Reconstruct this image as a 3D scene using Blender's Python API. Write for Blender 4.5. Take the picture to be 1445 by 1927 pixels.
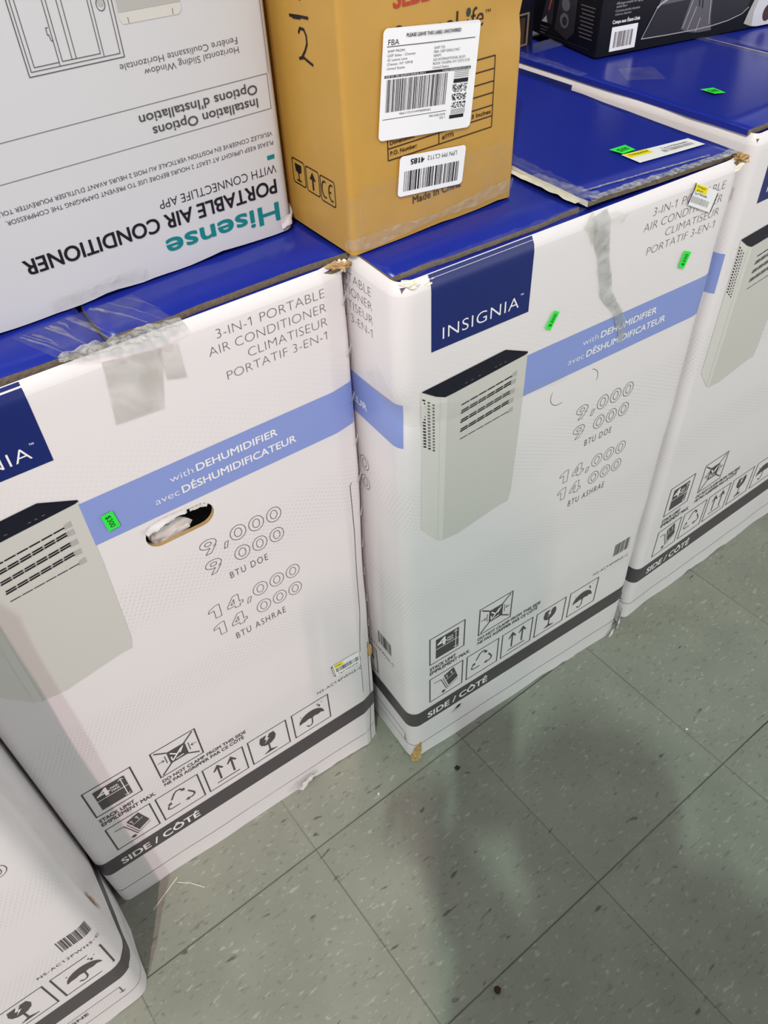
import bpy, bmesh, math, random
from math import sin, cos, pi, radians
from mathutils import Vector, Matrix, noise

# ------------------------------------------------------------------ scene, camera, light
scene = bpy.context.scene
COL = scene.collection
for o in list(bpy.data.objects):
    bpy.data.objects.remove(o)

CAM_R = Vector((0.99885867, -0.03166358, -0.03575992))
CAM_U = Vector((0.04766843, 0.70806812, 0.70453336))
CAM_F = Vector((-0.00301241, 0.70543388, -0.70876933))
cam = bpy.data.cameras.new('camera')
cam.sensor_fit = 'HORIZONTAL'
cam.sensor_width = 36.0
cam.lens = 1499.45 / 1445 * 36.0
cam.clip_start = 0.01
camo = bpy.data.objects.new('camera', cam)
m = Matrix((CAM_R, CAM_U, -CAM_F)).transposed().to_4x4()
m.translation = Vector((0, 0, 1.251))
camo.matrix_world = m
COL.objects.link(camo)
scene.camera = camo

scene.view_settings.view_transform = 'Standard'
scene.view_settings.look = 'None'
scene.view_settings.exposure = 0.0
scene.view_settings.gamma = 1.0
scene.view_settings.use_curve_mapping = False

world = bpy.data.worlds.new('store_ambience')
scene.world = world
world.use_nodes = True
bg = world.node_tree.nodes['Background']
bg.inputs[0].default_value = (0.96, 1.0, 0.985, 1)
bg.inputs[1].default_value = 0.40
# the store all round is lit; its high ceiling is dim
_n = world.node_tree
_tc = _n.nodes.new('ShaderNodeTexCoord')
_sp = _n.nodes.new('ShaderNodeSeparateXYZ')
_n.links.new(_tc.outputs['Generated'], _sp.inputs[0])
_mr = _n.nodes.new('ShaderNodeMapRange')
_mr.inputs['From Min'].default_value = 0.05
_mr.inputs['From Max'].default_value = 0.85
_mr.inputs['To Min'].default_value = 1.0
_mr.inputs['To Max'].default_value = 0.08
_n.links.new(_sp.outputs['Z'], _mr.inputs['Value'])
_mu = _n.nodes.new('ShaderNodeMath')
_mu.operation = 'MULTIPLY'
_mu.inputs[1].default_value = 1.74
_n.links.new(_mr.outputs['Result'], _mu.inputs[0])
_n.links.new(_mu.outputs[0], bg.inputs[1])


def area(name, loc, target, sx, sy, power, color, spin=0.0):
    l = bpy.data.lights.new(name, 'AREA')
    l.shape = 'RECTANGLE'
    l.size = sx
    l.size_y = sy
    l.energy = power
    l.color = color
    o = bpy.data.objects.new(name, l)
    o.location = loc
    d = Vector(target) - Vector(loc)
    o.rotation_euler = d.to_track_quat('-Z', 'Y').to_euler()
    COL.objects.link(o)
    return o


# ceiling tubes: a warm pink one behind the photographer, a cooler one nearer, a row above the boxes
area('ceiling_tube_warm', (-0.15, -3.30, 5.0), (0.1, 0.6, 0.4), 0.035, 0.8, 185, (1.0, 0.69, 0.70))
area('ceiling_tube_cool', (-0.46, -2.15, 5.0), (0.2, 0.6, 0.2), 0.05, 0.16, 112, (0.74, 1.0, 0.87))
area('ceiling_panel_above', (-0.15, 0.95, 5.0), (-0.15, 0.951, 0.0), 1.6, 0.4, 8, (0.85, 1.0, 0.95))


# ------------------------------------------------------------------ materials
def lin(c):
    c = c / 255.0
    return c / 12.92 if c <= 0.04045 else ((c + 0.055) / 1.055) ** 2.4


def rgb(r, g, b):
    return (lin(r), lin(g), lin(b), 1.0)


MATS = {}


def mat(name, col, rough=0.45, spec=0.4, bump=0.0, scale=60.0, var=0.0, metallic=0.0, alpha=1.0, coat=0.0):
    mt = bpy.data.materials.new(name)
    mt.use_nodes = True
    nt = mt.node_tree
    b = nt.nodes['Principled BSDF']
    b.inputs['Base Color'].default_value = col
    b.inputs['Roughness'].default_value = rough
    b.inputs['Specular IOR Level'].default_value = spec
    b.inputs['Metallic'].default_value = metallic
    b.inputs['Alpha'].default_value = alpha
    b.inputs['Coat Weight'].default_value = coat
    if bump or var:
        tc = nt.nodes.new('ShaderNodeTexCoord')
        nz = nt.nodes.new('ShaderNodeTexNoise')
        nz.inputs['Scale'].default_value = scale
        nz.inputs['Detail'].default_value = 4
        nt.links.new(tc.outputs['Object'], nz.inputs['Vector'])
        if bump:
            bp = nt.nodes.new('ShaderNodeBump')
            bp.inputs['Strength'].default_value = bump
            bp.inputs['Distance'].default_value = 0.002
            nt.links.new(nz.outputs['Fac'], bp.inputs['Height'])
            nt.links.new(bp.outputs['Normal'], b.inputs['Normal'])
        if var:
            mx = nt.nodes.new('ShaderNodeMix')
            mx.data_type = 'RGBA'
            mx.inputs['A'].default_value = tuple(x * (1 - var) for x in col[:3]) + (1,)
            mx.inputs['B'].default_value = tuple(min(1, x * (1 + var)) for x in col[:3]) + (1,)
            nt.links.new(nz.outputs['Fac'], mx.inputs['Factor'])
            nt.links.new(mx.outputs['Result'], b.inputs['Base Color'])
    MATS[name] = mt
    return mt


WHITE = mat('white_board', rgb(226, 221, 223), 0.42, 0.35)
PLAINWHITE = mat('plain_white_board', rgb(223, 218, 220), 0.42, 0.35, 0.02, 25, 0.02)
COOLWHITE = mat('cool_white_board', rgb(199, 199, 203), 0.45, 0.3, 0.02, 25, 0.01)
NAVY = mat('navy_print', rgb(24, 37, 104), 0.30, 0.5, 0.03, 20)
BLUETOP = mat('blue_gloss_board', rgb(27, 42, 146), 0.26, 0.30, 0.06, 14, 0.08)
LAV = mat('lavender_print', rgb(136, 152, 212), 0.36, 0.4)
GREY = mat('dark_grey_print', rgb(78, 74, 77), 0.42, 0.35)
INK = mat('grey_ink', rgb(74, 72, 74), 0.5, 0.3)
BLACK = mat('black_ink', rgb(22, 20, 26), 0.45, 0.3)
INKW = mat('white_ink', rgb(236, 235, 236), 0.45, 0.3)
ACF = mat('pale_grey_print', rgb(201, 199, 194), 0.42, 0.35)
ACS = mat('light_grey_print', rgb(213, 211, 206), 0.42, 0.35)
ACD = mat('mid_grey_print', rgb(172, 171, 168), 0.42, 0.35)
ACT = mat('black_panel_print', rgb(22, 22, 38), 0.35, 0.4)
TEAL = mat('teal_ink', rgb(14, 122, 128), 0.45, 0.3)
GREEN = mat('neon_green_paper', rgb(50, 232, 70), 0.6, 0.2)
YELLOW = mat('yellow_print', rgb(236, 222, 30), 0.6, 0.2)
PAPER = mat('label_paper', rgb(238, 238, 242), 0.4, 0.4)
KRAFT = mat('kraft_board', rgb(188, 145, 68), 0.38, 0.40, 0.12, 30, 0.10)
KRAFTIN = mat('torn_kraft', rgb(182, 150, 104), 0.85, 0.1, 0.5, 120, 0.25)
CORR = mat('corrugated_edge', rgb(120, 108, 90), 0.85, 0.1, 0.6, 260, 0.35)
CREAM = mat('cream_edge', rgb(226, 222, 208), 0.8, 0.1, 0.3, 90, 0.08)
BROWN = mat('brown_ink', rgb(52, 34, 26), 0.5, 0.3)
RED = mat('red_ink', rgb(176, 60, 46), 0.5, 0.3)
GREENDOT = mat('dark_green_ink', rgb(46, 66, 60), 0.5, 0.3)
GBLACK = mat('black_gloss_board', rgb(14, 14, 20), 0.30, 0.22, 0.02, 20)
GGREY = mat('charcoal_print', rgb(42, 41, 48), 0.35, 0.25)
GMID = mat('mid_charcoal_print', rgb(92, 90, 96), 0.35, 0.25)
GLITE = mat('silver_print', rgb(168, 168, 174), 0.35, 0.4)
GWHITE = mat('pale_print', rgb(206, 206, 212), 0.4, 0.3)
GCIRC = mat('maroon_print', rgb(70, 44, 46), 0.4, 0.3)
HNAVY = mat('navy_black_board', rgb(24, 24, 40), 0.4, 0.4)
HBROWN = mat('dark_brown_print', rgb(78, 58, 44), 0.5, 0.3)
HFRAME = mat('bronze_frame_print', rgb(140, 122, 104), 0.5, 0.3)
STEEL = mat('staple_steel', rgb(200, 200, 200), 0.25, 0.5, metallic=0.9)
FOAM = mat('white_foam', rgb(220, 216, 212), 0.9, 0.1, 0.4, 60, 0.06)
CAVITY = mat('raw_board_inside', rgb(60, 46, 42), 0.9, 0.1)
CLOTH = mat('dark_cloth', rgb(50, 52, 60), 0.9, 0.1)
SKIN = mat('skin', rgb(196, 150, 128), 0.6, 0.3)
HAIR = mat('dark_hair', rgb(40, 30, 26), 0.7, 0.2)
DENIM = mat('denim', rgb(52, 62, 88), 0.9, 0.1)
PHONE = mat('phone_black', rgb(16, 16, 18), 0.3, 0.5)


def tape_mat(name, col, alpha, rough, bump, scale):
    mt = bpy.data.materials.new(name)
    mt.use_nodes = True
    nt = mt.node_tree
    b = nt.nodes['Principled BSDF']
    b.inputs['Base Color'].default_value = col
    b.inputs['Roughness'].default_value = rough
    b.inputs['Specular IOR Level'].default_value = 0.6
    tc = nt.nodes.new('ShaderNodeTexCoord')
    nz = nt.nodes.new('ShaderNodeTexNoise')
    nz.inputs['Scale'].default_value = scale
    nz.inputs['Detail'].default_value = 5
    nz.inputs['Distortion'].default_value = 0.6
    nt.links.new(tc.outputs['Object'], nz.inputs['Vector'])
    bp = nt.nodes.new('ShaderNodeBump')
    bp.inputs['Strength'].default_value = bump
    bp.inputs['Distance'].default_value = 0.004
    nt.links.new(nz.outputs['Fac'], bp.inputs['Height'])
    nt.links.new(bp.outputs['Normal'], b.inputs['Normal'])
    mr = nt.nodes.new('ShaderNodeMapRange')
    mr.inputs['From Min'].default_value = 0.35
    mr.inputs['From Max'].default_value = 0.7
    mr.inputs['To Min'].default_value = alpha * 0.55
    mr.inputs['To Max'].default_value = min(1, alpha * 1.6)
    nt.links.new(nz.outputs['Fac'], mr.inputs['Value'])
    nt.links.new(mr.outputs['Result'], b.inputs['Alpha'])
    return mt


TAPE = tape_mat('clear_tape', rgb(190, 188, 182), 0.07, 0.16, 0.35, 40)
TAPEDIRTY = tape_mat('aged_clear_tape', rgb(178, 176, 166), 0.30, 0.30, 0.10, 30)
TAPECRUMPLE = tape_mat('crumpled_clear_tape', rgb(205, 203, 196), 0.20, 0.10, 0.9, 90)
TAPEFOIL = tape_mat('crinkled_glossy_tape', rgb(196, 196, 192), 0.55, 0.08, 1.0, 160)
TAPEGREY = tape_mat('wrinkled_grey_tape', rgb(176, 178, 175), 0.46, 0.14, 0.5, 45)


def halftone(mt):
    """faint printed halftone dots fading in swoops, driven by the panel UV in metres"""
    nt = mt.node_tree
    b = nt.nodes['Principled BSDF']
    N = nt.nodes.new
    L = nt.links.new
    uv = N('ShaderNodeUVMap')
    uv.uv_map = 'UVMap'
    mp = N('ShaderNodeMapping')
    mp.inputs['Rotation'].default_value = (0, 0, radians(28))
    mp.inputs['Scale'].default_value = (185, 185, 1)
    L(uv.outputs['UV'], mp.inputs['Vector'])
    vo = N('ShaderNodeTexVoronoi')
    vo.inputs['Randomness'].default_value = 0.0
    vo.inputs['Scale'].default_value = 1.0
    vo.voronoi_dimensions = '2D'
    L(mp.outputs['Vector'], vo.inputs['Vector'])
    dot = N('ShaderNodeMapRange')
    dot.inputs['From Min'].default_value = 0.22
    dot.inputs['From Max'].default_value = 0.34
    dot.inputs['To Min'].default_value = 1
    dot.inputs['To Max'].default_value = 0
    L(vo.outputs['Distance'], dot.inputs['Value'])
    mp2 = N('ShaderNodeMapping')
    mp2.inputs['Scale'].default_value = (3.2, 3.2, 1)
    mp2.inputs['Location'].default_value = (0.35, 0.1, 0)
    L(uv.outputs['UV'], mp2.inputs['Vector'])
    wv = N('ShaderNodeTexWave')
    wv.wave_type = 'RINGS'
    wv.inputs['Scale'].default_value = 0.55
    wv.inputs['Distortion'].default_value = 1.5
    wv.inputs['Detail'].default_value = 1
    L(mp2.outputs['Vector'], wv.inputs['Vector'])
    mk = N('ShaderNodeMapRange')
    mk.inputs['From Min'].default_value = 0.42
    mk.inputs['From Max'].default_value = 0.9
    L(wv.outputs['Fac'], mk.inputs['Value'])
    sx = N('ShaderNodeSeparateXYZ')
    L(uv.outputs['UV'], sx.inputs[0])
    fd = N('ShaderNodeMapRange')
    fd.inputs['From Min'].default_value = 0.62
    fd.inputs['From Max'].default_value = 0.84
    fd.inputs['To Min'].default_value = 1.0
    fd.inputs['To Max'].default_value = 0.0
    L(sx.outputs['Y'], fd.inputs['Value'])
    m0 = N('ShaderNodeMath')
    m0.operation = 'MULTIPLY'
    L(fd.outputs['Result'], m0.inputs[0])
    L(mk.outputs['Result'], m0.inputs[1])
    mu = N('ShaderNodeMath')
    mu.operation = 'MULTIPLY'
    L(dot.outputs['Result'], mu.inputs[0])
    L(m0.outputs[0], mu.inputs[1])
    mx = N('ShaderNodeMix')
    mx.data_type = 'RGBA'
    mx.inputs['A'].default_value = rgb(226, 221, 223)
    mx.inputs['B'].default_value = rgb(215, 211, 214)
    L(mu.outputs[0], mx.inputs['Factor'])
    L(mx.outputs['Result'], b.inputs['Base Color'])


halftone(WHITE)


def floor_material():
    mt = bpy.data.materials.new('vinyl_tile_floor')
    mt.use_nodes = True
    nt = mt.node_tree
    b = nt.nodes['Principled BSDF']
    N = nt.nodes.new
    L = nt.links.new
    tc = N('ShaderNodeTexCoord')
    mp = N('ShaderNodeMapping')
    mp.vector_type = 'TEXTURE'
    mp.inputs['Location'].default_value = (0.2905, 0.4400, 0)
    mp.inputs['Rotation'].default_value = (0, 0, radians(35.9))
    L(tc.outputs['Object'], mp.inputs['Vector'])
    # tile index + joint
    T = 0.3048
    sc = N('ShaderNodeVectorMath')
    sc.operation = 'SCALE'
    sc.inputs['Scale'].default_value = 1 / T
    L(mp.outputs['Vector'], sc.inputs[0])
    fr = N('ShaderNodeVectorMath')
    fr.operation = 'FRACTION'
    L(sc.outputs[0], fr.inputs[0])
    fl = N('ShaderNodeVectorMath')
    fl.operation = 'FLOOR'
    L(sc.outputs[0], fl.inputs[0])
    sp = N('ShaderNodeSeparateXYZ')
    L(fr.outputs[0], sp.inputs[0])

    def math(op, a, c=None):
        n = N('ShaderNodeMath')
        n.operation = op
        for i, v in enumerate((a, c)):
            if v is None:
                continue
            if isinstance(v, (int, float)):
                n.inputs[i].default_value = v
            else:
                L(v, n.inputs[i])
        return n.outputs[0]
    def joint(x):
        d = math('MINIMUM', x, math('SUBTRACT', 1.0, x))
        n = N('ShaderNodeMapRange')
        n.inputs['From Min'].default_value = 0.0015
        n.inputs['From Max'].default_value = 0.0055
        n.inputs['To Min'].default_value = 1
        n.inputs['To Max'].default_value = 0
        L(d, n.inputs['Value'])
        return n.outputs['Result']
    jx = math('MULTIPLY', joint(sp.outputs['X']), 0.55)
    jy = joint(sp.outputs['Y'])
    nj = N('ShaderNodeTexNoise')
    nj.inputs['Scale'].default_value = 3.5
    L(mp.outputs['Vector'], nj.inputs['Vector'])
    jm = math('MULTIPLY', math('MAXIMUM', jx, jy), nj.outputs['Fac'])
    wn = N('ShaderNodeTexWhiteNoise')
    wn.noise_dimensions = '3D'
    L(fl.outputs[0], wn.inputs['Vector'])
    # soft mottling
    n1 = N('ShaderNodeTexNoise')
    n1.inputs['Scale'].default_value = 9
    n1.inputs['Detail'].default_value = 6
    L(mp.outputs['Vector'], n1.inputs['Vector'])
    base = N('ShaderNodeMix')
    base.data_type = 'RGBA'
    base.inputs['A'].default_value = rgb(114, 116, 106)
    base.inputs['B'].default_value = rgb(155, 157, 144)
    L(math('ADD', math('MULTIPLY', n1.outputs['Fac'], 0.8), math('MULTIPLY', wn.outputs['Value'], 0.18)), base.inputs['Factor'])

    def flecks(scale, stretch, rot, lo, hi, seed):
        m2 = N('ShaderNodeMapping')
        m2.inputs['Rotation'].default_value = (0, 0, radians(rot))
        m2.inputs['Scale'].default_value = (stretch, 1, 1)
        m2.inputs['Location'].default_value = (seed, seed * 0.7, 0)
        L(mp.outputs['Vector'], m2.inputs['Vector'])
        nz = N('ShaderNodeTexNoise')
        nz.inputs['Scale'].default_value = scale
        nz.inputs['Detail'].default_value = 2.5
        nz.inputs['Roughness'].default_value = 0.6
        nz.inputs['Distortion'].default_value = 0.4
        L(m2.outputs['Vector'], nz.inputs['Vector'])
        r = N('ShaderNodeMapRange')
        r.inputs['From Min'].default_value = lo
        r.inputs['From Max'].default_value = hi
        L(nz.outputs['Fac'], r.inputs['Value'])
        return r.outputs['Result']

    def over(a, col, fac, k):
        mx = N('ShaderNodeMix')
        mx.data_type = 'RGBA'
        L(a, mx.inputs['A'])
        mx.inputs['B'].default_value = col
        L(math('MULTIPLY', fac, k), mx.inputs['Factor'])
        return mx.outputs['Result']
    c = base.outputs['Result']
    c = over(c, rgb(92, 92, 86), flecks(140, 0.42, 12, 0.60, 0.70, 3.1), 0.45)
    c = over(c, rgb(198, 196, 184), flecks(150, 0.42, 8, 0.60, 0.70, 7.7), 0.34)
    c = over(c, rgb(64, 64, 60), flecks(90, 0.35, 16, 0.665, 0.73, 12.3), 0.75)
    c = over(c, rgb(46, 44, 42), jm, 1.5)
    L(c, b.inputs['Base Color'])
    b.inputs['Roughness'].default_value = 0.42
    b.inputs['Specular IOR Level'].default_value = 0.35
    return mt


FLOOR = floor_material()


# ------------------------------------------------------------------ builders
def tag(o, label, cat, group=None):
    o['label'] = label
    o['category'] = cat
    if group:
        o['group'] = group
    return o


def empty(name, loc, rz=0.0):
    o = bpy.data.objects.new(name, None)
    o.location = loc
    o.rotation_euler = (0, 0, rz)
    o.empty_display_size = 0.1
    COL.objects.link(o)
    return o


_txt = {}


def raw_text(s, off, spacing, outline):
    key = (s, off, spacing, outline)
    if key in _txt:
        return _txt[key]
    cu = bpy.data.curves.new('t', 'FONT')
    cu.body = s
    cu.size = 1.0
    cu.offset = off
    cu.space_character = spacing
    cu.resolution_u = 4
    if outline:
        cu.fill_mode = 'NONE'
    o = bpy.data.objects.new('t', cu)
    COL.objects.link(o)
    bpy.context.view_layer.update()
    dg = bpy.context.evaluated_depsgraph_get()
    me = o.evaluated_get(dg).to_mesh()
    vs = [(v.co.x, v.co.y) for v in me.vertices]
    fs = [tuple(p.vertices) for p in me.polygons]
    es = [tuple(e.vertices) for e in me.edges] if outline else []
    o.evaluated_get(dg).to_mesh_clear()
    COL.objects.unlink(o)
    bpy.data.objects.remove(o)
    bpy.data.curves.remove(cu)
    _txt[key] = (vs, fs, es)
    return _txt[key]


LAYER = 0.00022


class Sheet:
    """flat print laid out in panel metres (u right, v up) and mapped onto a surface by fn(u, v, off)"""

    def __init__(self, fn, base=0.0004):
        self.fn = fn
        self.base = base
        self.v = []
        self.f = []
        self.m = []
        self.mats = []
        self.xf = lambda u, v: (u, v)
        self.smooth = []

    def mi(self, m_):
        if m_ not in self.mats:
            self.mats.append(m_)
        return self.mats.index(m_)

    def add(self, pts, faces, m_, layer=0, off=None, smooth=False):
        n = len(self.v)
        o = self.base + layer * LAYER if off is None else off
        for (a, b) in pts:
            u, w = self.xf(a, b)
            self.v.append((u, w, o))
        k = self.mi(m_)
        for fc in faces:
            self.f.append(tuple(i + n for i in fc))
            self.m.append(k)
            self.smooth.append(smooth)

    def poly(self, pts, m_, layer=0):
        a = sum(pts[i][0] * pts[(i + 1) % len(pts)][1] - pts[(i + 1) % len(pts)][0] * pts[i][1] for i in range(len(pts)))
        if a < 0:
            pts = pts[::-1]
        self.add(pts, [tuple(range(len(pts)))], m_, layer)

    def rect(self, x0, y0, x1, y1, m_, layer=0, step=0.02, smooth=True):
        nx = max(1, int(math.ceil(abs(x1 - x0) / step)))
        ny = max(1, int(math.ceil(abs(y1 - y0) / step)))
        pts = [(x0 + (x1 - x0) * i / nx, y0 + (y1 - y0) * j / ny) for j in range(ny + 1) for i in range(nx + 1)]
        fs = [(j * (nx + 1) + i, j * (nx + 1) + i + 1, (j + 1) * (nx + 1) + i + 1, (j + 1) * (nx + 1) + i) for j in range(ny) for i in range(nx)]
        self.add(pts, fs, m_, layer, smooth=smooth)

    def line(self, p, q, w, m_, layer=0, step=0.03):
        dx, dy = q[0] - p[0], q[1] - p[1]
        L_ = math.hypot(dx, dy)
        if L_ < 1e-9:
            return
        nx, ny = -dy / L_ * w / 2, dx / L_ * w / 2
        k = max(1, int(math.ceil(L_ / step)))
        pts = []
        for i in range(k + 1):
            t = i / k
            x, y = p[0] + dx * t, p[1] + dy * t
            pts += [(x - nx, y - ny), (x + nx, y + ny)]
        fs = [(2 * i, 2 * i + 2, 2 * i + 3, 2 * i + 1) for i in range(k)]
        self.add(pts, fs, m_, layer)

    def pline(self, pts, w, m_, layer=0, closed=False):
        n = len(pts)
        for i in range(n if closed else n - 1):
            p, q = pts[i], pts[(i + 1) % n]
            L_ = math.hypot(q[0] - p[0], q[1] - p[1]) or 1
            ex = (q[0] - p[0]) / L_ * w * 0.35, (q[1] - p[1]) / L_ * w * 0.35
            self.line((p[0] - ex[0], p[1] - ex[1]), (q[0] + ex[0], q[1] + ex[1]), w, m_, layer)

    def frame(self, x0, y0, x1, y1, w, m_, layer=0):
        self.line((x0, y0), (x1, y0), w, m_, layer)
        self.line((x0, y1), (x1, y1), w, m_, layer)
        self.line((x0, y0 - w / 2), (x0, y1 + w / 2), w * 1.25, m_, layer)
        self.line((x1, y0 - w / 2), (x1, y1 + w / 2), w * 1.25, m_, layer)

    def ellipse(self, cx, cy, rx, ry, m_, layer=0, n=20):
        self.poly([(cx + rx * cos(2 * pi * i / n), cy + ry * sin(2 * pi * i / n)) for i in range(n)], m_, layer)

    def text(self, s, x0, x1, y, h, m_, layer=0, bold=0.0, rot180=False, spacing=1.0, outline=0.0, caps=0.69, shear=0.0):
        """text from x0 to x1 on the baseline y with capitals h high; rot180 turns it upside down (it then starts at x1)"""
        heavy = max(0.0, bold)
        bold = min(0.0, bold)
        vs, fs, es = raw_text(s, bold, spacing, outline > 0)
        xs = [p[0] for p in vs]
        a, b = min(xs), max(xs)
        sx = (x1 - x0) / (b - a)
        sy = h / caps
        P = []
        for (px, py) in vs:
            X, Y = (px - a) * sx + shear * py * sy, py * sy
            P.append((x1 - X, y - Y) if rot180 else (x0 + X, y + Y))
        if outline > 0:
            for (i, j) in es:
                self.line(P[i], P[j], outline, m_, layer)
        else:
            self.add(P, fs, m_, layer)
            if heavy:
                k = h / caps * heavy * 1.1
                for i, (du, dv) in enumerate(((k, 0), (-k, 0), (k * 0.7, k * 0.7), (-k * 0.7, k * 0.7), (k * 0.7, -k * 0.7), (-k * 0.7, -k * 0.7))):
                    self.add([(p[0] + du, p[1] + dv) for p in P], fs, m_, layer + 0.14 * (i + 1))
            w1 = raw_text('1', bold, spacing, False)[0]
            ow = max(p[0] for p in w1) - min(p[0] for p in w1)
            for i, ch in enumerate(s):
                if ch == '1' and h > 0.0018:
                    pre = raw_text(s[:i + 1], bold, spacing, False)[0]
                    xr = max(p[0] for p in pre)
                    top = max(p[1] for p in w1)
                    q = []
                    for (px, py) in ((xr, top), (xr - ow, top), (xr - ow - 0.17, top - 0.13), (xr - ow - 0.17, top - 0.13 - ow * 1.1), (xr - ow, top - ow * 1.2), (xr, top - ow * 1.2)):
                        X, Y = (px - a) * sx + shear * py * sy, py * sy
                        q.append((x1 - X, y - Y) if rot180 else (x0 + X, y + Y))
                    self.poly(q, m_, layer)

    def figures(self, s, spans, x0, x1, y, h, m_, w):
        """outlined display figures; spans give each glyph's share of x0..x1"""
        for ch, (a, b) in zip(s, spans):
            A_, B_ = x0 + (x1 - x0) * a, x0 + (x1 - x0) * b
            W, c = B_ - A_, (A_ + B_) / 2
            P = lambda u, v: (A_ + W * u, y + h * v)
            el = lambda cx, cy, rx, ry, a0=0, a1=360, n=28: [P(cx + rx * cos(radians(a0 + (a1 - a0) * i / n)), cy + ry * sin(radians(a0 + (a1 - a0) * i / n))) for i in range(n + 1)]
            if ch == '0':
                self.pline(el(0.5, 0.5, 0.5, 0.5), w, m_)
                self.pline(el(0.5, 0.5, 0.23, 0.30), w, m_)
            elif ch == '9':
                self.pline(el(0.5, 0.68, 0.5, 0.32, -60, 218) + [P(0.30, 0.40), P(0.56, 0.38), P(0.22, 0.0), P(0.56, 0.0), P(0.90, 0.40), P(0.93, 0.46)], w, m_)
                self.pline(el(0.5, 0.68, 0.20, 0.13), w, m_)
            elif ch == '1':
                self.pline([P(0.45, 0), P(0.45, 0.66), P(0.0, 0.62), P(0.10, 0.82), P(0.60, 1.0), P(0.92, 1.0), P(0.92, 0)], w, m_, 0, True)
            elif ch == '4':
                self.pline([P(0.46, 0), P(0.46, 0.18), P(0.0, 0.18), P(0.0, 0.36), P(0.44, 1.0), P(0.78, 1.0), P(0.78, 0.38), P(1.0, 0.38), P(1.0, 0.18), P(0.78, 0.18), P(0.78, 0)], w, m_, 0, True)
                self.pline([P(0.46, 0.38), P(0.46, 0.74), P(0.22, 0.38)], w, m_, 0, True)
            elif ch == ',':
                self.pline([P(0.05, -0.14), P(0.40, 0.26), P(1.0, 0.26), P(0.60, -0.14)], w, m_, 0, True)

    def barcode(self, x0, y0, x1, y1, m_, layer=0, seed=1, n=30):
        r = random.Random(seed)
        ws = [r.choice((1, 1, 1, 2, 3)) for _ in range(2 * n)]
        t = sum(ws)
        x = x0
        for i, w in enumerate(ws):
            d = (x1 - x0) * w / t
            if i % 2 == 0:
                self.rect(x, y0, x + d, y1, m_, layer, step=0.05)
            x += d

    def absorb(self, other, dv):
        n = len(self.v)
        self.v += [(u, w - dv, o) for (u, w, o) in other.v]
        k = [self.mi(m_) for m_ in other.mats]
        self.f += [tuple(i + n for i in fc) for fc in other.f]
        self.m += [k[i] for i in other.m]
        self.smooth += other.smooth

    def build(self, name, parent):
        me = bpy.data.meshes.new(name)
        vv = [self.fn(u, w, o) for (u, w, o) in self.v]
        me.from_pydata(vv, [], self.f)
        for m_ in self.mats:
            me.materials.append(m_)
        for p, k, s in zip(me.polygons, self.m, self.smooth):
            p.material_index = k
            p.use_smooth = s
        uvl = me.uv_layers.new(name='UVMap')
        for lp in me.loops:
            u, w, o = self.v[lp.vertex_index]
            uvl.data[lp.index].uv = (u, w)
        me.update()
        o = bpy.data.objects.new(name, me)
        COL.objects.link(o)
        if parent is not None:
            o.parent = parent
        return o


def mesh_obj(name, verts, faces, mats, parent=None, midx=None, smooth=False):
    me = bpy.data.meshes.new(name)
    me.from_pydata(verts, [], faces)
    for m_ in (mats if isinstance(mats, (list, tuple)) else [mats]):
        me.materials.append(m_)
    for i, p in enumerate(me.polygons):
        p.use_smooth = smooth
        if midx:
            p.material_index = midx[i]
    me.update()
    o = bpy.data.objects.new(name, me)
    COL.objects.link(o)
    if parent is not None:
        o.parent = parent
    return o


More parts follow.
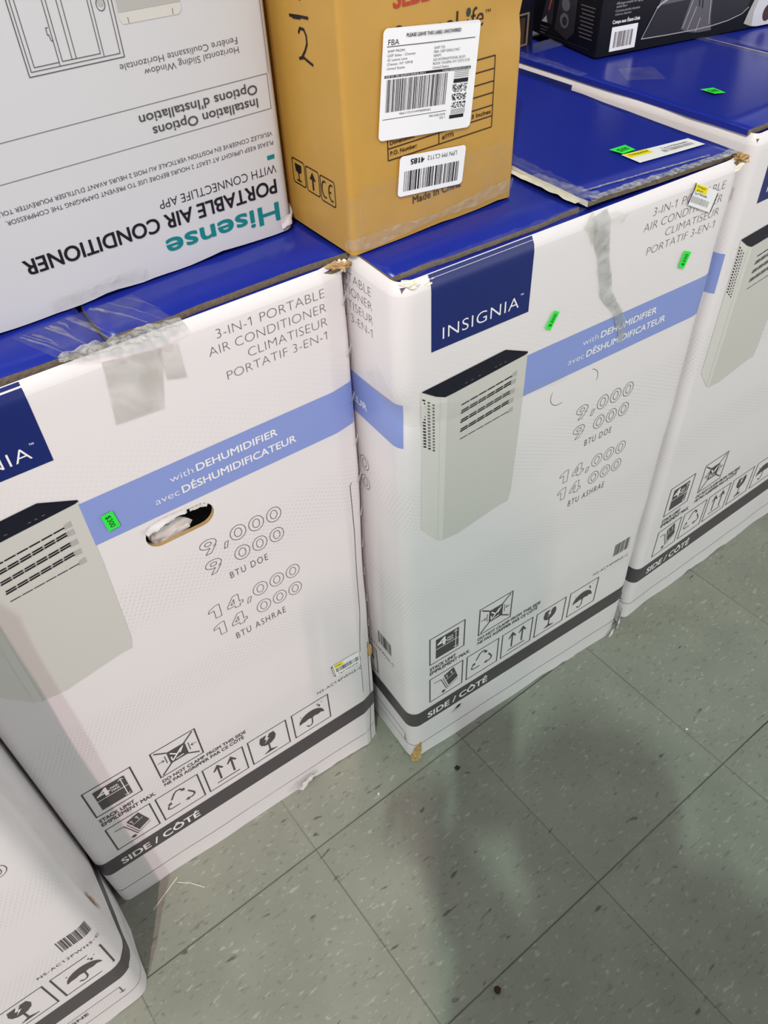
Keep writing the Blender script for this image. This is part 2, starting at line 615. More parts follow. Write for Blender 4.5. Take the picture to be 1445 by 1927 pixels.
class Box:
    """a carton: local x along the front, y to the back, z up; s runs round the walls (front = x)"""

    def __init__(self, name, label, group, loc, yaw, uL, uR, D, H, r, lean=(0, 0), seed=0, wob=0.0006, dent=None, topround=0.006, cat='box'):
        self.root = empty(name, loc, yaw)
        tag(self.root, label, cat, group)
        self.uL, self.uR, self.D, self.H, self.r = uL, uR, D, H, r
        self.lean = lean
        self.seed = seed
        self.wob = wob
        self.dent = dent
        self.tr = topround
        self.sA = uL + r - pi / 2 * r - (D - r)
        self.sB = uR - r + pi / 2 * r + (D - r)

    def wrap(self, s, z, off=0.0):
        uL, uR, r = self.uL, self.uR, self.r
        d = self.wob * noise.noise(Vector((s * 2.6 + self.seed * 3.1, z * 2.6, self.seed * 1.7)))
        if self.tr and z > self.H - 0.014:
            d += ((z - (self.H - 0.014)) / 0.014) ** 2 * self.tr
        if self.dent:
            d += self.dent(s, z)
        off -= d
        if s < uL + r:
            a = (uL + r - s) / r
            if a < pi / 2:
                x, y = uL + r - (r + off) * sin(a), r - (r + off) * cos(a)
            else:
                x, y = uL - off, r + (a - pi / 2) * r
        elif s > uR - r:
            a = (s - (uR - r)) / r
            if a < pi / 2:
                x, y = uR - r + (r + off) * sin(a), r - (r + off) * cos(a)
            else:
                x, y = uR + off, r + (a - pi / 2) * r
        else:
            x, y = s, -off
        return Vector((x + self.lean[0] * z, y + self.lean[1] * z, z))

    def left_s(self, t):
        return self.uL + self.r - pi / 2 * self.r - (t - self.r)

    def sheet(self, base=0.0004):
        return Sheet(self.wrap, base)

    def sleeve(self, sh, m_, zbot=None, extra_s=(), extra_z=(), hole=None, step=0.012):
        """the outer wall grid added to a sheet, with an optional stadium hole (x0, x1, y0, y1)"""
        uL, uR, r, H = self.uL, self.uR, self.r, self.H
        S_ = set()
        for a, b, st in ((self.sA, uL + r - pi / 2 * r, 0.06), (uL + r - pi / 2 * r, uL + r, pi / 2 * r / 6), (uL + r, uR - r, step), (uR - r, uR - r + pi / 2 * r, pi / 2 * r / 6), (uR - r + pi / 2 * r, self.sB, 0.06)):
            n = max(1, int(round((b - a) / st)))
            for i in range(n + 1):
                S_.add(round(a + (b - a) * i / n, 5))
        Z_ = set(round(H * i / max(1, int(H / step)), 5) for i in range(int(H / step) + 1))
        Z_ |= {H, round(H - 0.004, 5), round(H - 0.008, 5), round(H - 0.012, 5), 0.006, 0.014}
        S_ |= set(extra_s)
        Z_ |= set(extra_z)
        if hole:
            hx0, hx1, hy0, hy1 = hole[0] - 0.006, hole[1] + 0.006, hole[2] - 0.006, hole[3] + 0.006
            S_ = {s for s in S_ if not (hx0 < s < hx1)} | {hx0, hx1}
            Z_ = {z for z in Z_ if not (hy0 < z < hy1)} | {hy0, hy1}
        S_ = sorted(S_)
        Z_ = sorted(Z_)
        if zbot:
            def zz(s, z):
                return z + zbot(s) * max(0.0, 1 - z / 0.03)
        else:
            def zz(s, z):
                return z
        n = len(S_)
        pts = [(s, zz(s, z)) for z in Z_ for s in S_]
        fs = []
        for j in range(len(Z_) - 1):
            for i in range(n - 1):
                if hole and S_[i] >= hx0 - 1e-6 and S_[i + 1] <= hx1 + 1e-6 and Z_[j] >= hy0 - 1e-6 and Z_[j + 1] <= hy1 + 1e-6:
                    continue
                fs.append((j * n + i, j * n + i + 1, (j + 1) * n + i + 1, (j + 1) * n + i))
        sh.add(pts, fs, m_, 0, off=0.0, smooth=True)
        if hole:
            x0, x1, y0, y1 = hole
            rr = (y1 - y0) / 2
            cy = (y0 + y1) / 2
            ring = []
            for k in range(13):
                a = -pi / 2 + pi * k / 12
                ring.append((x1 - rr + rr * cos(a), cy + rr * sin(a)))
            for k in range(13):
                a = pi / 2 + pi * k / 12
                ring.append((x0 + rr + rr * cos(a), cy + rr * sin(a)))
            outer = []
            m = len(ring)
            cx = (x0 + x1) / 2
            for (x, y) in ring:
                dx, dy = x - cx, y - cy
                k = min((hx1 - cx) / abs(dx) if dx else 1e9, (hy1 - cy) / abs(dy) if dy else 1e9)
                outer.append((cx + dx * k, cy + dy * k))
            pts = ring + outer + [(hx1, hy0), (hx1, hy1), (hx0, hy1), (hx0, hy0)]
            fs = [(i, m + i, m + (i + 1) % m, (i + 1) % m) for i in range(m)]
            # corner fills
            cidx = {}
            for q, (X, Y) in enumerate([(hx1, hy0), (hx1, hy1), (hx0, hy1), (hx0, hy0)]):
                for i in range(m):
                    a, b = outer[i], outer[(i + 1) % m]
                    onx = lambda p: abs(p[0] - X) < 1e-7
                    ony = lambda p: abs(p[1] - Y) < 1e-7
                    if (onx(a) and ony(b) and not onx(b)) or (ony(a) and onx(b) and not ony(b)):
                        fs.append((m + i, 2 * m + q, m + (i + 1) % m))
            sh.add(pts, fs, m_, 0, off=0.0)
            # cut corrugated edge inside the hole
            nb = len(sh.v)
            k = sh.mi(KRAFTIN)
            for o in (0.0, -0.005):
                for p in ring:
                    sh.v.append((p[0], p[1], o))
            for i in range(m):
                j = (i + 1) % m
                sh.f.append((nb + i, nb + j, nb + m + j, nb + m + i))
                sh.m.append(k)
                sh.smooth.append(False)

    def close(self, sh, m_):
        """back wall and floor of the carton"""
        a = [(self.sA, 0), (self.sA, self.H), (self.sB, self.H), (self.sB, 0)]
        sh.add(a, [(0, 1, 2, 3)], m_, 0, off=0.0)

    def slab(self, name, x0, x1, y0, y1, z0, th, mtop, medge, seed=0, wav=0.0015, drop=None, medge_left=None, nx=14, ny=10):
        """a flap of board with slightly wavy edges"""
        V, F, M = [], [], []
        def edge(t, k):
            return wav * noise.noise(Vector((t * 22.0, seed + k * 7.3, 0.5)))
        for lay in (0, 1):
            for j in range(ny + 1):
                for i in range(nx + 1):
                    fx, fy = i / nx, j / ny
                    x = x0 + (x1 - x0) * fx
                    y = y0 + (y1 - y0) * fy
                    if j == 0:
                        y += edge(x, 1)
                    if i == 0:
                        x += edge(y, 2) * 0.6
                    if i == nx:
                        x += edge(y, 3) * 0.6
                    z = z0 + (th if lay else 0) + 0.0008 * noise.noise(Vector((x * 7, y * 7, seed)))
                    if drop:
                        z += drop(fx, fy)
                    V.append((x + self.lean[0] * z, y + self.lean[1] * z, z))
        n = (nx + 1) * (ny + 1)
        for j in range(ny):
            for i in range(nx):
                a = j * (nx + 1) + i
                F.append((n + a, n + a + 1, n + a + nx + 2, n + a + nx + 1))
                M.append(0)
                F.append((a, a + nx + 1, a + nx + 2, a + 1))
                M.append(0)
        for i in range(nx):
            F.append((i, i + 1, n + i + 1, n + i))
            M.append(1)
            a = ny * (nx + 1) + i
            F.append((a + 1, a, n + a, n + a + 1))
            M.append(1)
        for j in range(ny):
            a, b = j * (nx + 1), (j + 1) * (nx + 1)
            F.append((b, a, n + a, n + b))
            M.append(2)
            a, b = a + nx, b + nx
            F.append((a, b, n + b, n + a))
            M.append(1)
        o = mesh_obj(name, V, F, [mtop, medge, medge_left or medge], self.root, M, True)
        o.data.polygons.foreach_set('use_smooth', [mm == 0 for mm in M])
        return o


# ------------------------------------------------------------------ the floor
floor = mesh_obj('floor', [(-4, -4, 0), (5, -4, 0), (5, 6, 0), (-4, 6, 0)], [(0, 1, 2, 3)], FLOOR)
floor['kind'] = 'structure'


# ------------------------------------------------------------------ shared print of the air conditioner cartons
IY0, IY1 = 0.1545, 0.2177           # the bottom row of handling marks


NINE = [(0, .196), (.260, .328), (.362, .553), (.592, .777), (.818, 1)]
FOURTEEN = [(0, .134), (.195, .360), (.395, .452), (.480, .636), (.667, .819), (.850, 1)]


def arrow(sh, p, q, w, head, m_, layer):
    dx, dy = q[0] - p[0], q[1] - p[1]
    L_ = math.hypot(dx, dy)
    dx, dy = dx / L_, dy / L_
    sh.line(p, (q[0] - dx * w * 0.5, q[1] - dy * w * 0.5), w, m_, layer)
    for s in (-1, 1):
        sh.line(q, (q[0] - dx * head - s * dy * head, q[1] - dy * head + s * dx * head), w, m_, layer)


def icon(sh, x0, y0, w, h, kind):
    P = lambda a, b: (x0 + a * w, y0 + b * h)
    sh.frame(x0, y0, x0 + w, y0 + h, 0.0016, INK, 0)
    if kind == 'stack':
        sh.rect(*P(0.17, 0.13), *P(0.83, 0.86), GREY, 0)
        sh.line(P(0.17, 0.49), P(0.83, 0.49), 0.0013, INKW, 1)
        sh.text('4', x0 + 0.21 * w, x0 + 0.47 * w, y0 + 0.55 * h, 0.27 * h, INKW, 1, bold=0.022)
        sh.text('MAX', x0 + 0.50 * w, x0 + 0.66 * w, y0 + 0.66 * h, 0.07 * h, INKW, 1, bold=0.022)
        sh.text('MAX.', x0 + 0.50 * w, x0 + 0.68 * w, y0 + 0.56 * h, 0.07 * h, INKW, 1, bold=0.022)
        arrow(sh, P(0.74, 0.5), P(0.74, 0.83), 0.0012, 0.0035, INKW, 2)
        arrow(sh, P(0.74, 0.5), P(0.74, 0.17), 0.0012, 0.0035, INKW, 2)
    elif kind == 'clamp':
        sh.rect(*P(0.30, 0.29), *P(0.72, 0.74), GREY, 0)
        for a, b, c, d in ((0.06, 0.04, 0.32, 0.3), (0.94, 0.96, 0.7, 0.73), (0.06, 0.93, 0.3, 0.74), (0.94, 0.12, 0.7, 0.3)):
            sh.line(P(a, b), P(c, d), 0.0024, GREY, 0)
        sh.line(P(0.36, 0.36), P(0.62, 0.64), 0.0026, INKW, 1)
        sh.line(P(0.36, 0.66), P(0.48, 0.52), 0.0022, INKW, 1)
        sh.line(P(0.36, 0.40), P(0.36, 0.52), 0.0018, INKW, 1)
        sh.line(P(0.44, 0.36), P(0.62, 0.38), 0.0020, INKW, 1)
        sh.line(P(0.56, 0.5), P(0.66, 0.68), 0.0020, INKW, 1)
        sh.line(P(0.24, 0.38), P(0.24, 0.66), 0.0012, GREY, 0)
        sh.line(P(0.78, 0.38), P(0.78, 0.66), 0.0012, GREY, 0)
        arrow(sh, P(0.05, 0.52), P(0.20, 0.52), 0.001, 0.003, GREY, 0)
        arrow(sh, P(0.95, 0.52), P(0.82, 0.52), 0.001, 0.003, GREY, 0)
    elif kind == 'trolley':
        sh.pline([P(0.14, 0.74), P(0.34, 0.72), P(0.52, 0.17)], 0.0014, GREY, 0)
        sh.pline([P(0.40, 0.72), P(0.56, 0.20), P(0.86, 0.36)], 0.0010, GREY, 0)
        sh.ellipse(x0 + 0.42 * w, y0 + 0.14 * h, 0.055 * w, 0.055 * h, GREY, 0)
        sh.poly([P(0.42, 0.82), P(0.72, 0.94), P(0.86, 0.44), P(0.58, 0.28)], GREY, 0)
        for a in (0.52, 0.66):
            arrow(sh, P(a + 0.015, 0.64 + (a - 0.52) * 0.4), P(a - 0.02, 0.78 + (a - 0.52) * 0.4), 0.0009, 0.0022, INKW, 1)
        sh.line(P(0.49, 0.58), P(0.76, 0.69), 0.0009, INKW, 1)
    elif kind == 'recycle':
        c = (0.47, 0.46)
        A_ = [(0.30, 0.62), (0.40, 0.80), (0.46, 0.85), (0.54, 0.85), (0.64, 0.70)]
        B_ = [(0.70, 0.60), (0.80, 0.42), (0.80, 0.34), (0.74, 0.29), (0.56, 0.29)]
        C_ = [(0.42, 0.29), (0.22, 0.29), (0.16, 0.33), (0.17, 0.40), (0.27, 0.55)]
        for q, bw in ((A_, 0.0026), (B_, 0.0026), (C_, 0.0020)):
            Q = [P(*t) for t in q]
            sh.pline(Q[:-1], bw, GREY, 0)
            dx, dy = Q[-1][0] - Q[-2][0], Q[-1][1] - Q[-2][1]
            L_ = math.hypot(dx, dy)
            dx, dy = dx / L_, dy / L_
            e = Q[-1]
            k = 0.0050
            b = (e[0] - dx * k * 1.2, e[1] - dy * k * 1.2)
            sh.line(Q[-2], b, bw, GREY, 0)
            sh.poly([e, (b[0] - dy * k * 0.8, b[1] + dx * k * 0.8), (b[0] + dy * k * 0.8, b[1] - dx * k * 0.8)], GREY, 0)
    elif kind == 'up':
        for a in (0.34, 0.68):
            sh.line(P(a, 0.26), P(a, 0.80), 0.0030, GREY, 0)
            sh.poly([P(a, 0.90), P(a - 0.13, 0.68), P(a - 0.09, 0.66), P(a, 0.78), P(a + 0.09, 0.66), P(a + 0.13, 0.68)], GREY, 0)
        sh.line(P(0.22, 0.17), P(0.80, 0.17), 0.0020, GREY, 0)
    elif kind == 'glass':
        sh.poly([P(0.30, 0.86), P(0.26, 0.68), P(0.29, 0.55), P(0.38, 0.47), P(0.47, 0.45), P(0.56, 0.47), P(0.66, 0.56), P(0.70, 0.70), P(0.66, 0.87), P(0.50, 0.87)], GREY, 0)
        sh.poly([P(0.47, 0.88), P(0.40, 0.72), P(0.46, 0.70), P(0.38, 0.55), P(0.53, 0.72), P(0.47, 0.745), P(0.55, 0.88)], WHITE, 1)
        sh.line(P(0.48, 0.46), P(0.48, 0.18), 0.0026, GREY, 0)
        sh.line(P(0.33, 0.14), P(0.66, 0.14), 0.0022, GREY, 0)
        sh.poly([P(0.48, 0.24), P(0.33, 0.13), P(0.66, 0.13)], GREY, 0)
    elif kind == 'umbrella':
        top = [P(0.50 + 0.35 * cos(t), 0.40 + 0.34 * sin(t)) for t in [pi * i / 14 for i in range(15)]]
        low = [P(0.15 + 0.7 * (i + 1) / 8, 0.40 + (0.06 if i % 2 == 0 else 0.03) * (1.0 if 0 < i < 7 else 0.5)) for i in range(7)]
        sh.poly(top + low, GREY, 0)
        sh.pline([P(0.51, 0.44), P(0.50, 0.22), P(0.46, 0.155), P(0.39, 0.15), P(0.345, 0.21)], 0.0022, GREY, 0)
        for a, b, r in ((0.22, 0.70, 0.015), (0.70, 0.84, 0.02), (0.82, 0.86, 0.012), (0.74, 0.76, 0.03)):
            sh.ellipse(x0 + a * w, y0 + b * h, r * w, r * 1.5 * h, GREY, 0, 10)


def unit_picture(sh):
    """printed picture of the appliance"""
    body = [(0.0174, 0.7413), (0.118, 0.753), (0.1328, 0.7514), (0.1317, 0.664), (0.1275, 0.545), (0.124, 0.5285), (0.110, 0.5285), (0.0445, 0.5165), (0.0190, 0.519), (0.0150, 0.523)]
    sh.poly(body, ACF, 0)
    sh.poly([(-0.0102, 0.7600), (0.0040, 0.7485), (0.0190, 0.7410), (0.0158, 0.5230), (0.0110, 0.5255), (-0.0126, 0.5580)], ACS, 0)
    sh.poly([(0.0140, 0.7440), (0.0230, 0.7440), (0.0200, 0.5200), (0.0120, 0.5240)], ACS, 1)
    sh.poly([(-0.0102, 0.7608), (0.0930, 0.7676), (0.1000, 0.7680), (0.1322, 0.7530), (0.1328, 0.7512), (0.1290, 0.7498), (0.0330, 0.7418), (0.0200, 0.7412), (0.0080, 0.7475)], ACT, 2)
    for i, x in enumerate((0.046, 0.054, 0.064, 0.086, 0.092, 0.099)):
        y = 0.7475 + (x - 0.046) * 0.085
        sh.rect(x, y, x + 0.003, y + 0.0012, GMID, 3)
    rows = ((0.0419, 0.7207, 0.1130, 0.7290), (0.0415, 0.7095, 0.1125, 0.7192), (0.0412, 0.6967, 0.1118, 0.7060), (0.0412, 0.6838, 0.1112, 0.6931), (0.0412, 0.6729, 0.1116, 0.6798))
    for k, (xa, ya, xb, yb) in enumerate(rows):
        sh.poly([(xb - 0.002, yb - 0.003), (xb + 0.0065, yb + 0.0005 - 0.003), (xb + 0.0065, yb + 0.0045), (xb, yb + 0.0030)], ACD, 1)
        if 0 < k < 4:
            sh.poly([(xa, ya - 0.0012), (xb, yb - 0.0012), (xb + 0.002, yb + 0.0042), (xa + 0.002, ya + 0.0036)], ACD, 1)
        n = 6
        for i in range(n):
            for t, dy, wd in (((0, 0.0, 0.0016),) if k in (0,) else (((0, 0.0, 0.0010),) if k == 4 else ((0, 0.0, 0.0018), (0.02, 0.0029, 0.0017)))):
                a = (i + 0.03 + t * 3) / n
                b = (i + 0.93) / n
                sh.line((xa + (xb - xa) * a, ya + (yb - ya) * a + dy), (xa + (xb - xa) * b, ya + (yb - ya) * b + dy), wd, BLACK, 2)
    for i in range(16):
        t = i / 15
        for j in range(3):
            q = j / 2.2
            x = -0.0090 + 0.0138 * q + 0.0006 * t
            y = 0.7515 - 0.0630 * t - 0.0130 * q
            k = (0.0036, 0.0032, 0.0026)[j]
            sh.poly([(x, y), (x + k, y - k * 0.72), (x + k, y - k * 0.72 - 0.0020), (x, y - 0.0020)], BLACK if j == 0 or i == 15 else GMID, 2)


def front_print(sh, box, model='NS-AC14PWH5-C', sd=1, barcode=True, upper=True, uR=None):
    uR = uR or box.uR
    # rules that run round the carton
    sh.rect(box.sA, 0.1030, box.sB, 0.1405, GREY, 0, step=0.005)
    for z in (0.0415,):
        n = int((box.sB - box.sA) / 0.006)
        for i in range(n):
            sh.line((box.sA + (box.sB - box.sA) * i / n, z), (box.sA + (box.sB - box.sA) * (i + 1) / n, z), 0.0010, INK, 0)
    X = (0.0, 0.0712, 0.1419, 0.2134, 0.2863)
    for x, k in zip(X, ('trolley', 'recycle', 'up', 'glass', 'umbrella')):
        icon(sh, x, IY0, 0.0625, IY1 - IY0, k)
    icon(sh, 0.0, 0.2569, 0.0628, 0.0643, 'stack')
    icon(sh, 0.0905, 0.2592, 0.0622, 0.0631, 'clamp')
    sh.text('STACK LIMIT', 0.0, 0.0482, 0.2405, 0.0080, INK, 0, bold=0.018)
    sh.text('EMPILEMENT MAX.', 0.0, 0.0752, 0.2295, 0.0080, INK, 0, bold=0.018)
    sh.text('DO NOT CLAMP FROM THIS SIDE', 0.0902, 0.2158, 0.2455, 0.0070, INK, 0, bold=0.018)
    sh.text('NE PAS AGRIPPER PAR CE CÔTÉ', 0.0902, 0.2110, 0.2350, 0.0070, INK, 0, bold=0.018)
    sh.text('SIDE / CÔTÉ', -0.0042, 0.1160, 0.1122, 0.0150, INKW, 1, bold=0.022)
    sh.text(model, 0.3330, 0.4125, 0.2310, 0.0064, INK, 0, bold=0.0, spacing=1.15)
    if barcode:
        sh.barcode(0.3728, 0.2530, 0.4078, 0.2820, INK, 0, sd, 22)
    if not upper:
        return
    # lettering and blocks of the upper half
    sh.rect(0.0022, 0.8038, 0.1275, box.H - 0.0005, NAVY, 0, step=0.008)
    sh.text('INSIGNIA', 0.0158, 0.1130, 0.8142, 0.0133, INKW, 1, bold=-0.008, spacing=1.1)
    sh.text('™', 0.1142, 0.1184, 0.8255, 0.0034, INKW, 1)
    sh.rect(0.1315, 0.6914, uR + 0.010, 0.7470, LAV, 0, step=0.008)
    sh.text('with', 0.2185, 0.2432, 0.7250, 0.0085, INKW, 1, bold=-0.01)
    sh.text('DEHUMIDIFIER', 0.2470, 0.3390, 0.7250, 0.0088, INKW, 1, bold=0.018)
    sh.text('avec', 0.1985, 0.2240, 0.7062, 0.0085, INKW, 1, bold=-0.01)
    sh.text('DÉSHUMIDIFICATEUR', 0.2274, 0.3590, 0.7062, 0.0090, INKW, 1, bold=0.018)
    for s, x0, x1, y in (('3-IN-1 PORTABLE', 0.2965, 0.4110, 0.8580), ('AIR CONDITIONER', 0.2861, 0.4112, 0.8426), ('CLIMATISEUR', 0.3237, 0.4112, 0.8272), ('PORTATIF 3-EN-1', 0.2988, 0.4092, 0.8119)):
        sh.text(s, x0, x1, y, 0.0098, INK, 0, bold=-0.027)
    sh.figures('9,000', NINE, 0.2274, 0.3274, 0.6087, 0.0214, INK, 0.0007)
    sh.figures('9000', NINE[:1] + NINE[2:], 0.2274, 0.3264, 0.5765, 0.0214, INK, 0.0007)
    sh.figures('14,000', FOURTEEN, 0.2151, 0.3381, 0.5040, 0.0214, INK, 0.0007)
    sh.figures('14000', FOURTEEN[:2] + FOURTEEN[3:], 0.2156, 0.3372, 0.4715, 0.0214, INK, 0.0007)
    sh.text('BTU DOE', 0.2523, 0.3011, 0.5555, 0.0106, INK, 0, bold=-0.01, spacing=1.25)
    sh.text('BTU ASHRAE', 0.2403, 0.3100, 0.4488, 0.0115, INK, 0, bold=-0.01, spacing=1.25)
    unit_picture(sh)


def left_print(sh, box, full=True):
    """print of the left wall: the same panel, 50 mm narrower"""
    k = box.uL - 0.447
    if full:
        for s, x0, x1, y in (('3-IN-1 PORTABLE', 0.2965, 0.4110, 0.8580), ('AIR CONDITIONER', 0.2861, 0.4112, 0.8426), ('CLIMATISEUR', 0.3237, 0.4112, 0.8272), ('PORTATIF 3-EN-1', 0.2988, 0.4092, 0.8119)):
            sh.text(s, x0 + k, x1 + k, y, 0.0098, INK, 0, bold=-0.027)
        sh.text('DEHUMIDIFIER', 0.2470 + k, 0.3390 + k + 0.012, 0.7250, 0.0088, INKW, 1, bold=0.018)
        sh.text('DÉSHUMIDIFICATEUR', 0.2274 + k, 0.3590 + k + 0.030, 0.7062, 0.0090, INKW, 1, bold=0.018)
        sh.figures('9,000', NINE, 0.2274 + k + 0.055, 0.3274 + k + 0.055, 0.6087, 0.0214, INK, 0.0007)
        sh.figures('9000', NINE[:1] + NINE[2:], 0.2274 + k + 0.055, 0.3264 + k + 0.055, 0.5765, 0.0214, INK, 0.0007)
        sh.barcode(0.3728 + k, 0.2530, 0.4078 + k, 0.2820, INK, 0, 5, 18)
        sh.text('NS-AC14PWH5-C', 0.3330 + k, 0.4125 + k, 0.2310, 0.0064, INK, 0, spacing=1.15)
        icon(sh, 0.30 + k, IY0, 0.0625, IY1 - IY0, 'umbrella')
    sh.rect(0.180 + k, 0.6914, box.uL + 0.004, 0.7470, LAV, 0, step=0.006)
    sh.rect(box.sA + 0.03, 0.8038, 0.165 + k, box.H - 0.0005, NAVY, 0, step=0.012)
    # the cut line with its arrow near the foot
    sh.line((0.25 + k, 0.066), (0.435 + k, 0.066), 0.0012, INK, 0)
    arrow(sh, (0.435 + k, 0.066), (0.435 + k, 0.046), 0.0014, 0.004, INK, 0)


def bottom_wave(seed, amp):
    def f(s):
        a = noise.noise(Vector((s * 14 + seed * 9, seed, 0))) + 0.5 * noise.noise(Vector((s * 45, seed, 3))) + 0.45 * noise.noise(Vector((s * 110, seed, 6)))
        return max(0.0, a) * amp
    return f


def price_sticker(box, quad, text_='$300', seed=0, surface=None, name='price_sticker', rot=0):
    """small neon tag; quad = four panel points (tl, tr, br, bl), text along the long side"""
    fn = surface or box.wrap
    sh = Sheet(fn, 0.0022)
    tl, tr, br, bl = quad
    def xf(u, v):
        a = (tl[0] + (tr[0] - tl[0]) * u, tl[1] + (tr[1] - tl[1]) * u)
        b = (bl[0] + (br[0] - bl[0]) * u, bl[1] + (br[1] - bl[1]) * u)
        return (b[0] + (a[0] - b[0]) * v, b[1] + (a[1] - b[1]) * v)
    sh.xf = xf
    sh.rect(0, 0, 1, 1, GREEN, 0, step=0.5)
    if rot == 0:
        sh.text(text_, 0.18, 0.82, 0.30, 0.42, BLACK, 1, rot180=False)
    elif rot == 180:
        sh.text(text_, 0.18, 0.82, 0.70, 0.42, BLACK, 1, rot180=True)
    else:
        keep = sh.xf
        if rot == 90:
            sh.xf = lambda u, v: keep(1 - v, u)
        else:
            sh.xf = lambda u, v: keep(v, 1 - u)
        sh.text(text_, 0.15, 0.85, 0.28, 0.42, BLACK, 1)
    return sh.build(name, box.root)


def quad_sheet(fn, quad, base):
    sh = Sheet(fn, base)
    tl, tr, br, bl = quad
    def xf(u, v):
        a = (tl[0] + (tr[0] - tl[0]) * u, tl[1] + (tr[1] - tl[1]) * u)
        b = (bl[0] + (br[0] - bl[0]) * u, bl[1] + (br[1] - bl[1]) * u)
        return (b[0] + (a[0] - b[0]) * v, b[1] + (a[1] - b[1]) * v)
    sh.xf = xf
    return sh


def crumple(name, parent, fn, pts, width, m_, amp=0.004, seed=0, n=28, k=6, lift=0.002, jag=0.25):
    """a strip of film or torn board running along pts (in fn's panel metres)"""
    V, F = [], []
    L_ = [0]
    for i in range(1, len(pts)):
        L_.append(L_[-1] + math.hypot(pts[i][0] - pts[i - 1][0], pts[i][1] - pts[i - 1][1]))
    def at(t):
        d = t * L_[-1]
        for i in range(1, len(pts)):
            if d <= L_[i] + 1e-9:
                q = (d - L_[i - 1]) / (L_[i] - L_[i - 1])
                return (pts[i - 1][0] + (pts[i][0] - pts[i - 1][0]) * q, pts[i - 1][1] + (pts[i][1] - pts[i - 1][1]) * q)
        return pts[-1]
    for i in range(n + 1):
        t = i / n
        p = at(t)
        a = at(max(0, t - 0.02))
        b = at(min(1, t + 0.02))
        dx, dy = b[0] - a[0], b[1] - a[1]
        q = math.hypot(dx, dy) or 1
        nx, ny = -dy / q, dx / q
        w = width(t) if callable(width) else width
        for j in range(k + 1):
            s = j / k - 0.5
            edge = 1 + jag * noise.noise(Vector((t * 14, (7 if j == 0 else 3 if j == k else 0) + seed, 0.3))) if j in (0, k) else 1
            o = lift + amp * (0.5 + 0.5 * noise.noise(Vector((t * L_[-1] * 120, s * w * 120 + seed * 5, seed))))
            V.append(fn(p[0] + nx * s * w * edge, p[1] + ny * s * w * edge, o))
    for i in range(n):
        for j in range(k):
            a = i * (k + 1) + j
            F.append((a, a + k + 1, a + k + 2, a + 1))
    return mesh_obj(name, V, F, m_, parent, smooth=False)


def blob(name, parent, c, size, m_, seed, n=2, rot=0.0, rough=0.45):
    """a torn, crumpled lump of board"""
    bm = bmesh.new()
    bmesh.ops.create_icosphere(bm, subdivisions=n + 1, radius=1.0)
    for v in bm.verts:
        d = 1 + rough * noise.noise(v.co * 2.3 + Vector((seed * 3.3, seed, 0))) + rough * 0.5 * noise.noise(v.co * 6.0 + Vector((seed, 2, 0)))
        v.co = v.co * d
        v.co = Vector((v.co.x * size[0], v.co.y * size[1], v.co.z * size[2]))
        v.co.rotate(Matrix.Rotation(rot, 3, 'Y'))
        v.co += Vector(c)
    me = bpy.data.meshes.new(name)
    bm.to_mesh(me)
    bm.free()
    me.materials.append(m_)
    o = bpy.data.objects.new(name, me)
    COL.objects.link(o)
    o.parent = parent
    return o


def staple(box, a, b, i):
    """a wire staple seen end on: a thin bar between two panel points"""
    V, F = [], []
    dx, dy = b[0] - a[0], b[1] - a[1]
    q = math.hypot(dx, dy)
    nx, ny = -dy / q * 0.0008, dx / q * 0.0008
    for t, o in ((0, 0.0), (0.06, 0.0017), (0.94, 0.0017), (1, 0.0)):
        x, y = a[0] + dx * t, a[1] + dy * t
        for s, oo in ((-1, 0), (1, 0), (1, 0.0008), (-1, 0.0008)):
            V.append(box.wrap(x + nx * s, y + ny * s, o + oo + 0.0008))
    for i in range(3):
        for j in range(4):
            F.append((i * 4 + j, i * 4 + (j + 1) % 4, i * 4 + 4 + (j + 1) % 4, i * 4 + 4 + j))
    return mesh_obj('staple', V, F, STEEL, box.root)


def topfn(box, z):
    return lambda u, v, off: Vector((u + box.lean[0] * z, v + box.lean[1] * z, z + off))


AC = 'white and blue portable air conditioner cartons on the floor'
# ------------------------------------------------------------------ carton A: front left, handle hole torn open
def dentA(s, z):
    d = 0.0
    if s > 0.410:
        t = min(1.0, (s - 0.410) / 0.037)
        d += t * (0.010 + 0.007 * max(0.0, min(1.0, (0.62 - z) / 0.15))) * (0.75 + 0.25 * noise.noise(Vector((z * 9, 1.3, 0))))
    if z < 0.10:
        d += 0.003 * (1 - z / 0.10) * (0.5 + noise.noise(Vector((s * 11, 4, 0))))
    return d


A = Box('air_conditioner_carton', 'white carton with a torn open oval handle hole, under the upside-down white box', AC,
        (-0.39246, 0.45823, 0), radians(33.43), -0.036, 0.447, 0.430, 0.884, 0.014, lean=(-0.0002, -0.0007), seed=1, dent=dentA)
sh = A.sheet()
A.sleeve(sh, WHITE, bottom_wave(1.3, 0.008), extra_s=(0.406, 0.41, 0.416, 0.424, 0.431), hole=(0.1775, 0.2535, 0.6520, 0.6830))
A.close(sh, PLAINWHITE)
front_print(sh, A, sd=3, barcode=False)
